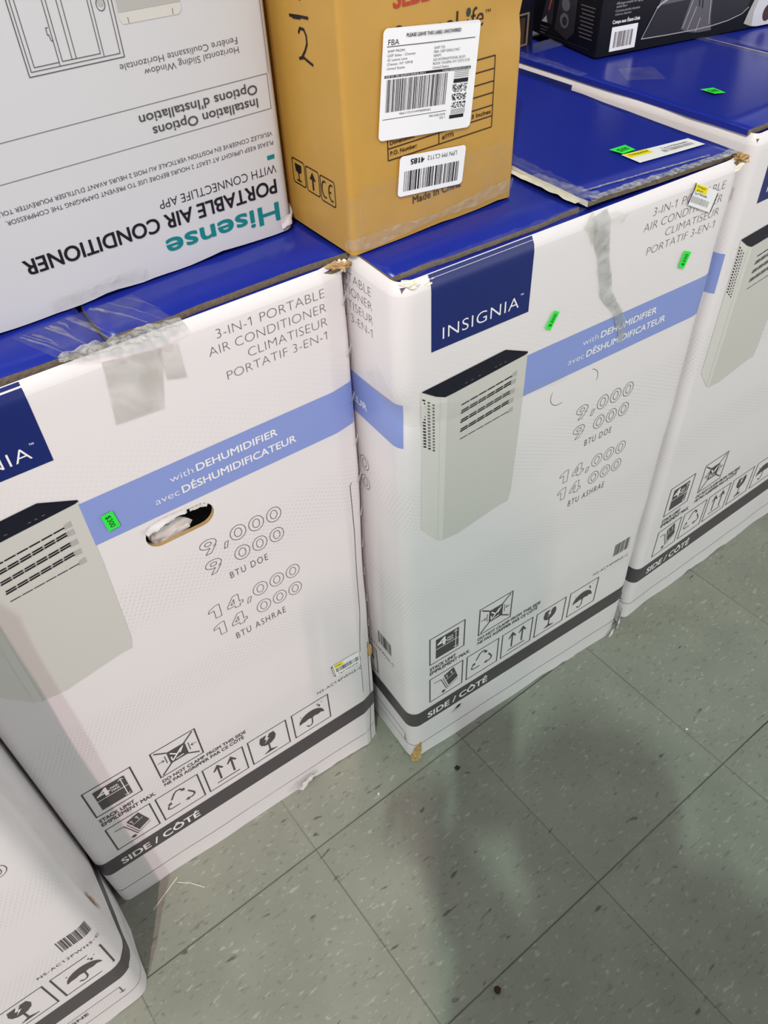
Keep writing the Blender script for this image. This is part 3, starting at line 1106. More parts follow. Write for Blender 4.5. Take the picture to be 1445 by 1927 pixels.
# the crack beside the right edge
sh.pline([(0.4240, 0.606), (0.4213, 0.603), (0.4225, 0.52), (0.4205, 0.44), (0.4195, 0.36), (0.4135, 0.29), (0.4125, 0.272)], 0.0009, BLACK, 0)
sh.pline([(0.4110, 0.262), (0.4115, 0.21), (0.4105, 0.165)], 0.0007, INK, 0)
sh.pline([(0.4300, 0.275), (0.4270, 0.2), (0.4250, 0.12), (0.4210, 0.05), (0.4190, 0.002)], 0.0010, BLACK, 0)
sh.build('carton_body', A.root)
A.slab('inner_flap', A.uL + 0.006, A.uR - 0.003, 0.004, 0.14, 0.876, 0.004, BLUETOP, CORR, 1, 0.0006)
A.slab('top_flap', A.uL + 0.004, 0.203, 0.012, A.D - 0.004, 0.8805, 0.0065, BLUETOP, CORR, 2, 0.004, nx=20)
A.slab('top_flap', 0.207, A.uR + 0.001, 0.014, A.D - 0.004, 0.8805, 0.0065, BLUETOP, CORR, 3, 0.005, nx=20)
for i, (a, b) in enumerate((((0.4415, 0.8519), (0.4315, 0.8408)), ((0.4416, 0.7922), (0.4321, 0.7811)), ((0.4421, 0.7306), (0.4323, 0.7202)), ((0.4416, 0.6712), (0.4326, 0.6605)), ((0.4410, 0.6133), (0.4327, 0.6017)), ((0.4403, 0.5553), (0.4331, 0.5440)), ((0.4410, 0.4960), (0.4335, 0.4840)), ((0.4410, 0.4400), (0.4340, 0.4270)), ((0.4410, 0.3820), (0.4345, 0.3690)), ((0.4410, 0.3250), (0.4345, 0.3120)))):
    staple(A, a, b, i)
price_sticker(A, ((0.1452, 0.7240), (0.1572, 0.7248), (0.1596, 0.7036), (0.1476, 0.7022)), '$300', rot=270)
# old shipping label remnant over the barcode
sh = quad_sheet(A.wrap, ((0.3600, 0.2810), (0.4080, 0.2790), (0.4100, 0.2480), (0.3645, 0.2500)), 0.0022)
sh.rect(0.0, 0.10, 0.06, 0.98, BLACK, 1, step=0.2)
sh.rect(0.015, 0.2, 0.045, 0.9, PAPER, 2, step=0.2)
sh.rect(0.0, 0, 1, 1, PAPER, 0, step=0.3)
sh.rect(0.10, 0.72, 0.42, 0.98, YELLOW, 1, step=0.2)
sh.text('YVW6', 0.12, 0.34, 0.80, 0.10, BLACK, 2)
sh.barcode(0.12, 0.34, 0.98, 0.66, INK, 1, 8, 30)
sh.text('Tag # P00646684', 0.14, 0.92, 0.10, 0.12, INK, 1)
sh.build('tag_label', A.root)
# tape over the seam: film on the front, crumple over the fold, streaks on the flap
sh = quad_sheet(A.wrap, ((0.1930, 0.8770), (0.2450, 0.8700), (0.2330, 0.8103), (0.1870, 0.8134)), 0.0014)
sh.rect(0, 0, 1, 1, TAPEDIRTY, 0, step=0.2)
sh.build('tape_strip', A.root)
sh = quad_sheet(A.wrap, ((0.2400, 0.8720), (0.2600, 0.8700), (0.2602, 0.8331), (0.2420, 0.8380)), 0.0018)
sh.rect(0, 0, 1, 1, TAPEDIRTY, 0, step=0.2)
sh.build('tape_strip', A.root)
tA = topfn(A, 0.8865)
crumple('tape_crumple', A.root, tA, [(0.163, 0.008), (0.19, 0.003), (0.225, -0.002), (0.268, -0.002)], lambda t: 0.012 + 0.012 * sin(pi * t), TAPEFOIL, 0.007, 2, 70, 9, -0.001)
for i, (p, q, w) in enumerate((((0.148, 0.062), (0.172, 0.010), 0.0022), ((0.151, 0.064), (0.176, 0.012), 0.0010), ((0.158, 0.060), (0.170, 0.030), 0.0030), ((0.170, 0.064), (0.190, 0.014), 0.0030), ((0.174, 0.064), (0.183, 0.040), 0.0040),
                               ((0.182, 0.066), (0.186, 0.048), 0.0030), ((0.190, 0.068), (0.208, 0.014), 0.0045), ((0.193, 0.068), (0.214, 0.012), 0.0012), ((0.212, 0.070), (0.222, 0.052), 0.0050), ((0.216, 0.066), (0.244, 0.016), 0.0030), ((0.228, 0.070), (0.256, 0.014), 0.0012), ((0.246, 0.066), (0.262, 0.030), 0.0008))):
    crumple('tape_crease', A.root, tA, [p, ((p[0] + q[0]) / 2 + 0.002, (p[1] + q[1]) / 2), q], lambda t, w=w: w * (0.4 + 0.6 * sin(pi * min(1, t + 0.15))), TAPECRUMPLE, 0.0012, i + 5, 16, 2, 0.0006)
sh = quad_sheet(tA, ((0.142, 0.066), (0.252, 0.070), (0.266, 0.004), (0.166, 0.002)), 0.0010)
sh.rect(0, 0, 1, 1, TAPE, 0, step=0.2)
sh.build('tape_strip', A.root)
blob('torn_corner', A.root, (0.432, 0.004, 0.8815), (0.012, 0.005, 0.003), KRAFTIN, 3, 2, 0.1, 0.8)
blob('torn_corner', A.root, (0.436, 0.006, 0.8790), (0.005, 0.004, 0.006), CREAM, 13, 2, 0.5, 0.8)
# torn handle hole: cream board and packing seen inside
foam = blob('packing_foam', A.root, (0.205, 0.014, 0.6525), (0.024, 0.006, 0.0165), FOAM, 6, 2, 0.15, 0.25)
crumple('torn_paper', A.root, A.wrap, [(0.179, 0.679), (0.200, 0.684), (0.225, 0.6845)], lambda t: 0.010 - 0.005 * t, PLAINWHITE, 0.004, 4, 18, 4, 0.0005, 0.6)
crumple('torn_paper', A.root, A.wrap, [(0.229, 0.6800), (0.239, 0.6800), (0.248, 0.6765)], 0.005, FOAM, 0.003, 9, 12, 3, -0.002, 0.6)
# torn tape at the foot
crumple('torn_tape', A.root, A.wrap, [(0.2600, 0.030), (0.2720, 0.014), (0.2880, 0.024), (0.3050, 0.034)], lambda t: 0.022 + 0.008 * sin(3 * t), TAPECRUMPLE, 0.006, 7, 16, 5, 0.001, 0.5)
crumple('torn_paper', A.root, A.wrap, [(0.2730, 0.006), (0.2900, 0.020), (0.3000, 0.030)], 0.012, PLAINWHITE, 0.006, 3, 10, 3, 0.003, 0.6)
blob('torn_board', A.root, (0.4320, 0.0060, 0.2520), (0.003, 0.003, 0.016), KRAFTIN, 8, 2)

# ------------------------------------------------------------------ carton B: middle, brown box on it
def dentB(s, z):
    d = 0.0
    if z < 0.09:
        d += 0.003 * (1 - z / 0.09) * (0.5 + noise.noise(Vector((s * 11, 9, 0))))
    g = math.exp(-(((s + 0.036) / 0.022) ** 2 + ((z - 0.735) / 0.022) ** 2))
    d += 0.005 * g
    if s > 0.415:
        t = (s - 0.415) / 0.025
        d += 0.003 * min(1, t) * (1 + noise.noise(Vector((z * 16, 2.2, 0))))
    return d


B = Box('air_conditioner_carton', 'white carton with the long grey tape down its face, under the brown cardboard box', AC,
        (0.05478, 0.66800, 0), radians(31.98), -0.036, 0.440, 0.430, 0.886, 0.018, lean=(-0.0094, -0.0028), seed=2, dent=dentB)
sh = B.sheet()
B.sleeve(sh, WHITE, bottom_wave(2.6, 0.008), extra_s=(0.42, 0.43), extra_z=(0.70, 0.715, 0.725, 0.735, 0.745, 0.755, 0.765))
B.close(sh, PLAINWHITE)
front_print(sh, B, sd=4)
left_print(sh, B)
# cut line of the unopened handle, and the puncture at the foot
for a0, a1, cx in ((150, 290, 0.1935), (-20, 80, 0.2390)):
    q = [(cx + 0.0155 * cos(radians(a)), 0.6675 + 0.0155 * sin(radians(a))) for a in range(a0, a1 + 1, 14)]
    sh.pline(q, 0.0006, INK, 0)
sh.poly([(0.0500, 0.0850), (0.0570, 0.0925), (0.0640, 0.0920), (0.0600, 0.0850)], BLACK, 0)
sh.build('carton_body', B.root)
B.slab('inner_flap', B.uL + 0.008, B.uR - 0.008, 0.004, 0.14, 0.877, 0.005, BLUETOP, CORR, 4, 0.0006)
B.slab('top_flap', B.uL + 0.006, 0.201, 0.018, B.D - 0.004, 0.8825, 0.0055, BLUETOP, CORR, 5, 0.004, nx=20)
B.slab('top_flap', 0.205, B.uR - 0.004, 0.012, B.D - 0.004, 0.8830, 0.0055, BLUETOP, CORR, 6, 0.004, nx=20,
       drop=lambda fx, fy: 0.0075 * (1 - fx) ** 1.5, medge_left=CREAM)
TB = 0.8905
tB = topfn(B, TB)
price_sticker(B, ((0.1640, 0.7925), (0.1722, 0.7880), (0.1617, 0.7692), (0.1533, 0.7745)), '$300', rot=90)
price_sticker(B, ((0.3632, 0.7986), (0.3768, 0.7925), (0.3700, 0.7735), (0.3590, 0.7790)), '$300', rot=90)
topB = lambda u, v, off: Vector((u + B.lean[0] * TB, v + B.lean[1] * TB, 0.8888 + 0.0075 * max(0, 1 - (u - 0.205) / 0.231) ** 1.5 + off + 0.0006))
price_sticker(B, ((0.3192, 0.0955), (0.3450, 0.0960), (0.3440, 0.0790), (0.3230, 0.0780)), '$300', surface=topB)
sh = quad_sheet(topB, ((0.3204, 0.0780), (0.4187, 0.0690), (0.4202, 0.0455), (0.3203, 0.0500)), 0.0016)
sh.rect(0, 0, 1, 1, PAPER, 0, step=0.25)
sh.rect(0.02, 0.55, 0.36, 0.97, YELLOW, 1, step=0.25)
sh.text('YVW6GF01M', 0.05, 0.33, 0.68, 0.16, BLACK, 2)
sh.text('Tag # P00646684', 0.50, 0.90, 0.62, 0.14, INK, 1)
sh.barcode(0.46, 0.28, 0.92, 0.55, ACD, 1, 12, 40)
sh.build('tag_label', B.root)
# tag label over the title lettering
sh = quad_sheet(B.wrap, ((0.3564, 0.8793), (0.3985, 0.8586), (0.3922, 0.8356), (0.3483, 0.8572)), 0.0022)
sh.rect(0, 0, 1, 1, PAPER, 0, step=0.3)
sh.rect(0.03, 0.66, 0.54, 0.97, YELLOW, 1, step=0.3)
sh.text('YVW6GF', 0.06, 0.44, 0.82, 0.10, BLACK, 2)
sh.text('01M', 0.10, 0.36, 0.68, 0.08, BLACK, 2)
sh.text('Tag # P00646684', 0.05, 0.62, 0.54, 0.09, BLACK, 1)
sh.barcode(0.05, 0.16, 0.80, 0.44, ACD, 1, 15, 40)
sh.line((0.0, 0.02), (0.0, 0.98), 0.035, BLACK, 1)
sh.line((1.0, 0.02), (1.0, 0.92), 0.035, BLACK, 1)
sh.build('tag_label', B.root)
# tape
crumple('tape_strip', B.root, B.wrap, [(0.2160, 0.8840), (0.2200, 0.8600), (0.2330, 0.8150), (0.2420, 0.7850), (0.2650, 0.7560), (0.2790, 0.7300), (0.2830, 0.7050)], lambda t: 0.022 - 0.012 * t + 0.002 * sin(17 * t), TAPEGREY, 0.0022, 1, 70, 6, 0.001, 0.12)
crumple('tape_flag', B.root, B.wrap, [(0.2270, 0.8770), (0.2400, 0.8760), (0.2510, 0.8730)], 0.011, TAPECRUMPLE, 0.004, 8, 10, 3, 0.002, 0.5)
crumple('tape_flag', B.root, B.wrap, [(0.1990, 0.8830), (0.2050, 0.8730), (0.2060, 0.8550)], lambda t: 0.018 * (1 - t) + 0.002, TAPEDIRTY, 0.003, 2, 10, 3, 0.0015, 0.3)
crumple('tape_crumple', B.root, topB, [(0.200, 0.085), (0.203, 0.05), (0.206, 0.022), (0.214, 0.004)], lambda t: 0.012 + 0.012 * t, TAPECRUMPLE, 0.006, 3, 30, 6, 0.0005)
crumple('tape_edge', B.root, topB, [(0.210, 0.010), (0.27, 0.0115), (0.33, 0.0115), (0.40, 0.011), (0.432, 0.013)], 0.010, TAPEFOIL, 0.003, 4, 90, 4, 0.0006)
crumple('tape_edge', B.root, topB, [(0.215, 0.030), (0.30, 0.028), (0.40, 0.022)], 0.003, TAPEFOIL, 0.001, 14, 50, 2, 0.0006)
crumple('torn_edge', B.root, tB, [(0.2030, 0.022), (0.2015, 0.07), (0.2000, 0.12), (0.1990, 0.17)], 0.008, CREAM, 0.0015, 11, 40, 3, 0.0005, 0.4)
crumple('tape_edge', B.root, topB, [(0.206, 0.016), (0.206, 0.08), (0.206, 0.16)], 0.030, TAPE, 0.0025, 5, 40, 6, 0.0006)
crumple('tape_edge', B.root, topfn(B, 0.8885), [(-0.024, 0.010), (0.06, 0.012), (0.14, 0.011), (0.200, 0.012)], 0.012, TAPE, 0.003, 6, 50, 4, 0.0006)
crumple('tape_wrap', B.root, B.wrap, [(-0.075, 0.775), (-0.050, 0.750), (-0.028, 0.735), (0.0, 0.728), (0.06, 0.712), (0.13, 0.700), (0.20, 0.694)], lambda t: 0.030 - 0.020 * t, TAPE, 0.003, 7, 50, 5, 0.0008)
# torn corners
blob('torn_corner', B.root, (-0.0240, 0.0040, 0.8810), (0.011, 0.006, 0.0035), CREAM, 2, 2, 0.3, 0.7)
blob('torn_corner', B.root, (-0.0100, 0.0020, 0.8780), (0.009, 0.0035, 0.0035), CREAM, 5, 2, -0.3, 0.7)
blob('torn_corner', B.root, (0.4280, 0.0040, 0.8830), (0.012, 0.006, 0.005), KRAFTIN, 4, 2, 0.3, 0.85)
blob('torn_corner', B.root, (0.4240, 0.0000, 0.8770), (0.011, 0.003, 0.003), CREAM, 14, 2, -0.4, 0.6)
blob('torn_corner', B.root, (-0.0260, 0.0020, 0.0240), (0.006, 0.005, 0.019), KRAFTIN, 7, 2, 0.25, 0.8)
blob('torn_corner', B.root, (-0.0290, 0.0000, 0.0100), (0.008, 0.006, 0.007), KRAFTIN, 9, 2, 0.0, 0.8)
crumple('torn_paper', B.root, B.wrap, [(0.4340, 0.062), (0.4420, 0.040), (0.4430, 0.012)], lambda t: 0.010 + 0.026 * sin(pi * min(1, t * 0.8)), PLAINWHITE, 0.006, 5, 14, 4, 0.008, 0.4)
crumple('torn_paper', B.root, B.wrap, [(0.4130, 0.004), (0.4300, 0.010)], 0.010, PLAINWHITE, 0.005, 6, 8, 3, 0.003, 0.6)
crumple('torn_paper', B.root, B.wrap, [(0.0470, 0.0800), (0.0560, 0.0850), (0.0630, 0.0870)], 0.007, PLAINWHITE, 0.005, 9, 8, 3, 0.002, 0.6)

# ------------------------------------------------------------------ carton C: right, black box on it
C = Box('air_conditioner_carton', 'white carton at the right edge, its blue top under the black printed box', AC,
        (0.47516, 0.94244, 0), radians(35.015), -0.036, 0.447, 0.430, 0.892, 0.014, lean=(0.0060, 0.0094), seed=3,
        dent=lambda s, z: 0.003 * max(0, 1 - z / 0.09) * (0.5 + noise.noise(Vector((s * 12, 5, 0)))))
sh = C.sheet()
C.sleeve(sh, WHITE, bottom_wave(3.9, 0.009))
C.close(sh, PLAINWHITE)
front_print(sh, C, sd=6)
left_print(sh, C, True)
sh.build('carton_body', C.root)
C.slab('inner_flap', C.uL + 0.006, C.uR - 0.008, 0.004, 0.14, 0.882, 0.005, BLUETOP, CORR, 7, 0.0006)
C.slab('top_flap', C.uL + 0.001, 0.2195, 0.014, C.D - 0.004, 0.8895, 0.0065, BLUETOP, CORR, 8, 0.003, nx=20, medge_left=BLUETOP)
C.slab('top_flap', 0.2225, C.uR - 0.002, 0.014, C.D - 0.004, 0.8895, 0.0065, BLUETOP, CORR, 9, 0.003, nx=20, medge_left=CREAM)
tC = lambda u, v, off: Vector((u + C.lean[0] * 0.896, v + C.lean[1] * 0.896, 0.8965 + off))
price_sticker(C, ((0.0290, 0.1330), (0.0460, 0.1260), (0.0420, 0.1040), (0.0290, 0.1110)), '$300', surface=tC)
crumple('tape_edge', C.root, tC, [(-0.036, 0.27), (-0.030, 0.34), (-0.032, 0.40)], 0.016, TAPE, 0.004, 3, 30, 4, 0.0004)
sh = quad_sheet(tC, ((0.022, 0.262), (0.062, 0.235), (0.035, 0.190), (-0.006, 0.222)), 0.0006)
sh.rect(0, 0, 1, 1, TAPE, 0, step=0.2)
sh.build('tape_patch', C.root)
crumple('seam_tape', C.root, tC, [(0.221, 0.02), (0.221, 0.2), (0.221, 0.40)], 0.040, TAPE, 0.0012, 8, 40, 4, 0.0006)

# ------------------------------------------------------------------ carton D: lower left corner, smaller model
def dentD(s, z):
    d = 0.0
    if s > 0.36:
        d += 0.006 * (0.5 + 0.5 * noise.noise(Vector((s * 20, z * 8, 3)))) * math.exp(-((s - 0.40) / 0.05) ** 2)
    if z < 0.08:
        d += 0.004 * (1 - z / 0.08) * (0.5 + noise.noise(Vector((s * 12, 7, 0))))
    return d


D = Box('air_conditioner_carton', 'white carton cut off by the lower left corner, with its crushed taped edge', AC,
        (-0.65697, 0.12170, 0), radians(34.01), -0.060, 0.368, 0.400, 0.884, 0.030, seed=4, dent=dentD)
sh = D.sheet()
D.sleeve(sh, WHITE, bottom_wave(5.2, 0.006), extra_s=(0.37, 0.385, 0.40, 0.42, 0.44))
D.close(sh, PLAINWHITE)
sh.rect(D.sA, 0.1030, D.sB, 0.1405, GREY, 0, step=0.005)
n = int((D.sB - D.sA) / 0.006)
for i in range(n):
    sh.line((D.sA + (D.sB - D.sA) * i / n, 0.0415), (D.sA + (D.sB - D.sA) * (i + 1) / n, 0.0415), 0.0010, INK, 0)
icon(sh, 0.2134, IY0, 0.0625, IY1 - IY0, 'glass')
icon(sh, 0.2863, IY0, 0.0625, IY1 - IY0, 'umbrella')
icon(sh, 0.1419, IY0, 0.0625, IY1 - IY0, 'up')
sh.text('NS-AC12PWH5-C', 0.2790, 0.3560, 0.2370, 0.0064, INK, 0, spacing=1.15)
sh.barcode(0.3165, 0.2625, 0.3535, 0.2910, INK, 0, 9, 22)
sh.figures('000', NINE[2:], 0.2345, 0.3345, 0.4745, 0.0214, INK, 0.0007)
sh.line((0.16, 0.080), (0.333, 0.080), 0.0010, INK, 0)
arrow(sh, (0.333, 0.0806), (0.333, 0.059), 0.0014, 0.004, INK, 0)
sh.text('COUPER SUR LA LIGNE', 0.1550, 0.2866, 0.0640, 0.0085, INK, 0, bold=0.01)
sh.build('carton_body', D.root)
D.slab('inner_flap', D.uL + 0.006, D.uR - 0.010, 0.006, 0.14, 0.876, 0.005, BLUETOP, CORR, 11, 0.0006)
D.slab('top_flap', D.uL + 0.004, 0.152, 0.014, D.D - 0.004, 0.8805, 0.0065, BLUETOP, CORR, 12, 0.003)
D.slab('top_flap', 0.156, D.uR - 0.004, 0.014, D.D - 0.004, 0.8805, 0.0065, BLUETOP, CORR, 13, 0.003)
crumple('tape_wrap', D.root, D.wrap, [(0.400, 0.62), (0.402, 0.45), (0.404, 0.30), (0.404, 0.19)], lambda t: 0.040 + 0.02 * t, TAPE, 0.005, 3, 50, 8, 0.001)
crumple('torn_board', D.root, D.wrap, [(0.384, 0.300), (0.386, 0.27), (0.388, 0.235)], lambda t: 0.006 * sin(pi * t) + 0.001, KRAFTIN, 0.002, 3, 12, 3, 0.0006)

# ------------------------------------------------------------------ E: white upside-down box on carton A
E_ = Box('air_conditioner_box', 'plain white box standing upside down, its lettering inverted, on the left blue top', None,
         (-0.0785, 0.767, 0.8895), radians(35.5), -0.460, 0.0, 0.380, 0.870, 0.010, seed=5, wob=0.0008,
         dent=lambda s, z: 0.0, topround=0.0)
EB = 0.8895
sh = Sheet(lambda u, v, off: E_.wrap(u, v - EB, off))
es = E_.sheet()
def ewave(s):
    return max(0, noise.noise(Vector((s * 18, 3.3, 0)))) * 0.004 + max(0, noise.noise(Vector((s * 60, 1.3, 0)))) * 0.0015
E_.sleeve(es, COOLWHITE, ewave)
E_.close(es, PLAINWHITE)
# top of the box (its own base)
V = [E_.wrap(s, 0.87) for s in (E_.sA, E_.uL + 0.005, -0.005, E_.sB)]
mesh_obj('top_panel', V, [(0, 1, 2, 3)], PLAINWHITE, E_.root)
mesh_obj('under_panel', [E_.wrap(s, 0.004) for s in (E_.sA, E_.uL + 0.005, -0.005, E_.sB)], [(3, 2, 1, 0)], PLAINWHITE, E_.root)
T = lambda s, x0, x1, y, h, m_=INK, **k: sh.text(s, x0, x1, y, h, m_, 0, rot180=True, **k)
T('Hisense', -0.1345, -0.0152, 0.9205, 0.0172, TEAL, bold=0.022)
T('PORTABLE AIR CONDITIONER', -0.2590, -0.0146, 0.9425, 0.0128, BLACK, bold=0.018)
T('WITH CONNECTLIFE APP', -0.1322, -0.0122, 0.9560, 0.0078, BLACK, bold=-0.01)
sh.rect(-0.0201, 0.9612, -0.0123, 0.9650, TEAL, 0)
T('PLEASE KEEP UPRIGHT AT LEAST 2 HOURS BEFORE USE TO PREVENT DAMAGING THE COMPRESSOR.', -0.2600, -0.0118, 0.9771, 0.0037, BLACK, bold=-0.01)
T("VEUILLEZ CONSERVE EN POSITION VERTICALE AU MOIS 2 HEURS AVANT D'UTILISER POURÉVITER TOUT", -0.2660, -0.0116, 0.9850, 0.0037, BLACK, bold=-0.01)
for y in (1.0040, 1.0325):
    sh.line((-0.44, y), (-0.0092, y), 0.0004, INK)
sh.line((-0.0092, 1.0040), (-0.0092, 1.0325), 0.0004, INK)
sh.line((-0.0072, 1.0325), (-0.0060, 1.30), 0.0004, INK)
T('Installation Options', -0.1225, -0.0218, 1.0152, 0.0074, bold=0.01)
T("Options d'Installation", -0.1318, -0.0208, 1.0262, 0.0074, bold=0.01)
T('Horizontal Sliding Window', -0.1184, -0.0328, 1.0580, 0.0050, bold=-0.01)
T('Fenêtre Coulissante Horizontale', -0.1373, -0.0329, 1.0650, 0.0050, bold=-0.01)
W_ = 0.0005
sh.pline([(-0.2045, 1.30), (-0.2064, 1.0703), (-0.1316, 1.0695), (-0.1295, 1.30)], 0.0006, INK)
sh.pline([(-0.2022, 1.30), (-0.2041, 1.0733), (-0.1344, 1.0724), (-0.1322, 1.30)], W_, INK)
sh.pline([(-0.1995, 1.30), (-0.2010, 1.0758), (-0.1823, 1.0756)], W_, INK)
sh.pline([(-0.1805, 1.30), (-0.1821, 1.0731)], W_, INK)
sh.pline([(-0.1778, 1.30), (-0.1795, 1.0757), (-0.1497, 1.0752), (-0.1482, 1.30)], W_, INK)
for a, b in ((-0.1720, -0.1702), (-0.1687, -0.1670)):
    sh.line((a, 1.0757), (b, 1.30), W_, INK)
sh.line((-0.1473, 1.0727), (-0.1452, 1.30), W_, INK)
sh.pline([(-0.1830, 1.0985), (-0.1846, 1.0985), (-0.1848, 1.0940), (-0.1838, 1.0940), (-0.1832, 1.0900), (-0.1822, 1.0900)], W_, INK)
sh.pline([(-0.1402 + 0.0033 * cos(a), 1.1060 + 0.0042 * sin(a)) for a in [2 * pi * i / 24 for i in range(24)]], 0.0005, INK, 0, True)
sh.ellipse(-0.1400, 1.1070, 0.0022, 0.0026, ACD)
sh.poly([(-0.1289, 1.0945), (-0.1265, 1.0905), (-0.0800, 1.0895), (-0.0770, 1.0925), (-0.0755, 1.30), (-0.1280, 1.30)], ACF, 0)
sh.poly([(-0.1282, 1.0985), (-0.0772, 1.0975), (-0.0758, 1.30), (-0.1275, 1.30)], ACD, 1)
sh.line((-0.1218, 1.0908), (-0.1219, 1.0946), 0.0004, INK, 1)
sh.line((-0.0848, 1.0902), (-0.0847, 1.0945), 0.0004, INK, 1)
es.absorb(sh, EB)
es.build('carton_body', E_.root)
crumple('tape_strip', E_.root, lambda u, v, o: E_.wrap(u, v, o), [(-0.250, 0.010), (-0.21, 0.011), (-0.16, 0.010)], 0.010, TAPECRUMPLE, 0.003, 3, 30, 3, 0.001)
crumple('crushed_corner', E_.root, lambda u, v, o: E_.wrap(u, v, o), [(-0.016, 0.010), (0.0, 0.012), (0.012, 0.016), (0.022, 0.010)], 0.010, PLAINWHITE, 0.004, 6, 16, 4, 0.001, 0.5)

# ------------------------------------------------------------------ F: brown cardboard box on carton B
F_ = Box('cardboard_box', 'brown cardboard box with a white shipping label, standing on the middle blue top', None,
         (-0.0195, 0.7000, 0.8900), radians(34.5), 0.0, 0.2010, 0.340, 0.360, 0.006, seed=6, wob=0.0012,
         dent=lambda s, z: 0.0030 * math.exp(-((z - 0.165) / 0.012) ** 2) * max(0, (s - 0.10) / 0.1) if s < 0.3 else 0.0, topround=0.004)
FB = 0.8900
fs_ = F_.sheet()
F_.sleeve(fs_, KRAFT, lambda s: max(0, noise.noise(Vector((s * 25, 8.1, 0)))) * 0.003, step=0.015)
F_.close(fs_, KRAFT)
mesh_obj('top_panel', [F_.wrap(s, 0.358) for s in (F_.sA, 0.003, 0.198, F_.sB)], [(0, 1, 2, 3)], KRAFT, F_.root)
mesh_obj('under_panel', [F_.wrap(s, 0.004) for s in (F_.sA, 0.003, 0.198, F_.sB)], [(3, 2, 1, 0)], KRAFT, F_.root)
ff = lambda u, v, off: F_.wrap(u, v - FB, off)
sh = Sheet(ff)
ys = (1.0287, 1.0181, 1.0076, 0.9977, 0.9867, 0.9772, 0.9671)
for y in ys:
    sh.line((0.0437, y), (0.1667, y), 0.0011, BROWN)
for x in (0.0437, 0.1019, 0.1666):
    sh.line((x, ys[0]), (x, ys[-1]), 0.0011, BROWN)
sh.text('P.O. Number:', 0.0462, 0.0762, 0.9710, 0.0036, BROWN, 0, bold=0.015)
sh.text('#7775', 0.1056, 0.1194, 0.9703, 0.0036, BROWN, 0, bold=0.01)
sh.text('Dimensions:', 0.0462, 0.0740, 0.9800, 0.0036, BROWN, 0, bold=0.015)
sh.text('12.20 x 10.43 Inches', 0.1056, 0.1642, 0.9800, 0.0036, BROWN, 0, bold=0.015)
sh.text('Made In China', 0.0707, 0.1296, 0.9203, 0.0068, BROWN, 0, bold=0.015)
sh.text('SereneL', 0.0535, 0.1290, 1.0550, 0.0160, BROWN, 0, bold=0.0)
sh.line((0.1328, 1.0552), (0.1328, 1.0625), 0.0018, BROWN)
sh.ellipse(0.1332, 1.0678, 0.0026, 0.0034, GREENDOT)
sh.text('fe', 0.1365, 0.1515, 1.0545, 0.0160, BROWN, 0, bold=0.0)
sh.text('™', 0.1525, 0.1590, 1.0622, 0.0040, BROWN, 0)
sh.text('SLBL', 0.0539, 0.0900, 1.0838, 0.0150, RED, 0, bold=0.022)
sh.text('OK36', 0.0925, 0.1280, 1.0838, 0.0150, BROWN, 0, bold=-0.02)
# side marks on the left wall
k = lambda t: F_.left_s(t)
def hand(pts, w):
    sh.pline([(k(a), b) for a, b in pts], w, BLACK)
hand([(0.0605, 1.0655), (0.0580, 1.0690), (0.0520, 1.0690), (0.0490, 1.0650), (0.0490, 1.0590), (0.0530, 1.0530), (0.0590, 1.0470), (0.0630, 1.0455), (0.0560, 1.0475), (0.0500, 1.0460), (0.0425, 1.0445)], 0.0022)
hand([(0.0724, 1.0760), (0.0580, 1.0775), (0.0440, 1.0785)], 0.0022)
hand([(0.0680, 1.0750), (0.0560, 1.0762)], 0.0014)
hand([(0.0560, 1.0990), (0.0540, 1.0900)], 0.0020)
def rframe(t0, t1, y0, y1):
    c = 0.0025
    P = []
    for (cx, cy, a0) in ((t0 - c, y0 + c, 0), (t1 + c, y0 + c, 0)):
        pass
    x0, x1 = k(t0), k(t1)
    for (cx, cy, a0) in ((x0 + c, y0 + c, 180), (x1 - c, y0 + c, 270), (x1 - c, y1 - c, 0), (x0 + c, y1 - c, 90)):
        for q in range(5):
            a = radians(a0 + 22.5 * q)
            P.append((cx + c * cos(a), cy + c * sin(a)))
    sh.pline(P, 0.0011, BLACK, 0, True)
rframe(0.0475, 0.0235, 0.9288, 0.9522)
rframe(0.0720, 0.0500, 0.9300, 0.9530)
rframe(0.0965, 0.0745, 0.9310, 0.9540)
for cx, cl in ((k(0.0405), 0.0045), (k(0.0290), 0.0045)):
    sh.pline([(cx + 0.0048 * cos(radians(a)), 0.9405 + 0.0075 * sin(radians(a))) for a in range(70, 291, 20)], 0.0015, BLACK)
sh.line((k(0.0335), 0.9405), (k(0.0295), 0.9405), 0.0014, BLACK)
sh.line((k(0.0610), 0.9330), (k(0.0610), 0.9440), 0.0028, BLACK)
sh.poly([(k(0.0610), 0.9500), (k(0.0665), 0.9425), (k(0.0555), 0.9425)], BLACK)
sh.poly([(k(0.0920), 0.9500), (k(0.0800), 0.9500), (k(0.0810), 0.9430), (k(0.0860), 0.9410), (k(0.0910), 0.9430)], BLACK)
sh.line((k(0.0860), 0.9420), (k(0.0860), 0.9350), 0.0016, BLACK)
sh.line((k(0.0900), 0.9345), (k(0.0820), 0.9345), 0.0016, BLACK)
fs_.absorb(sh, FB)
fs_.build('carton_body', F_.root)


def rounded_label(fn, quad, base, m_, r=0.04, asp=1.0):
    s_ = quad_sheet(fn, quad, base)
    P = []
    for (cx, cy, a0) in ((r, r * asp, 180), (1 - r, r * asp, 270), (1 - r, 1 - r * asp, 0), (r, 1 - r * asp, 90)):
        for q in range(5):
            a = radians(a0 + 22.5 * q)
            P.append((cx + r * cos(a), cy + r * asp * sin(a)))
    s_.poly(P, m_, 0)
    return s_


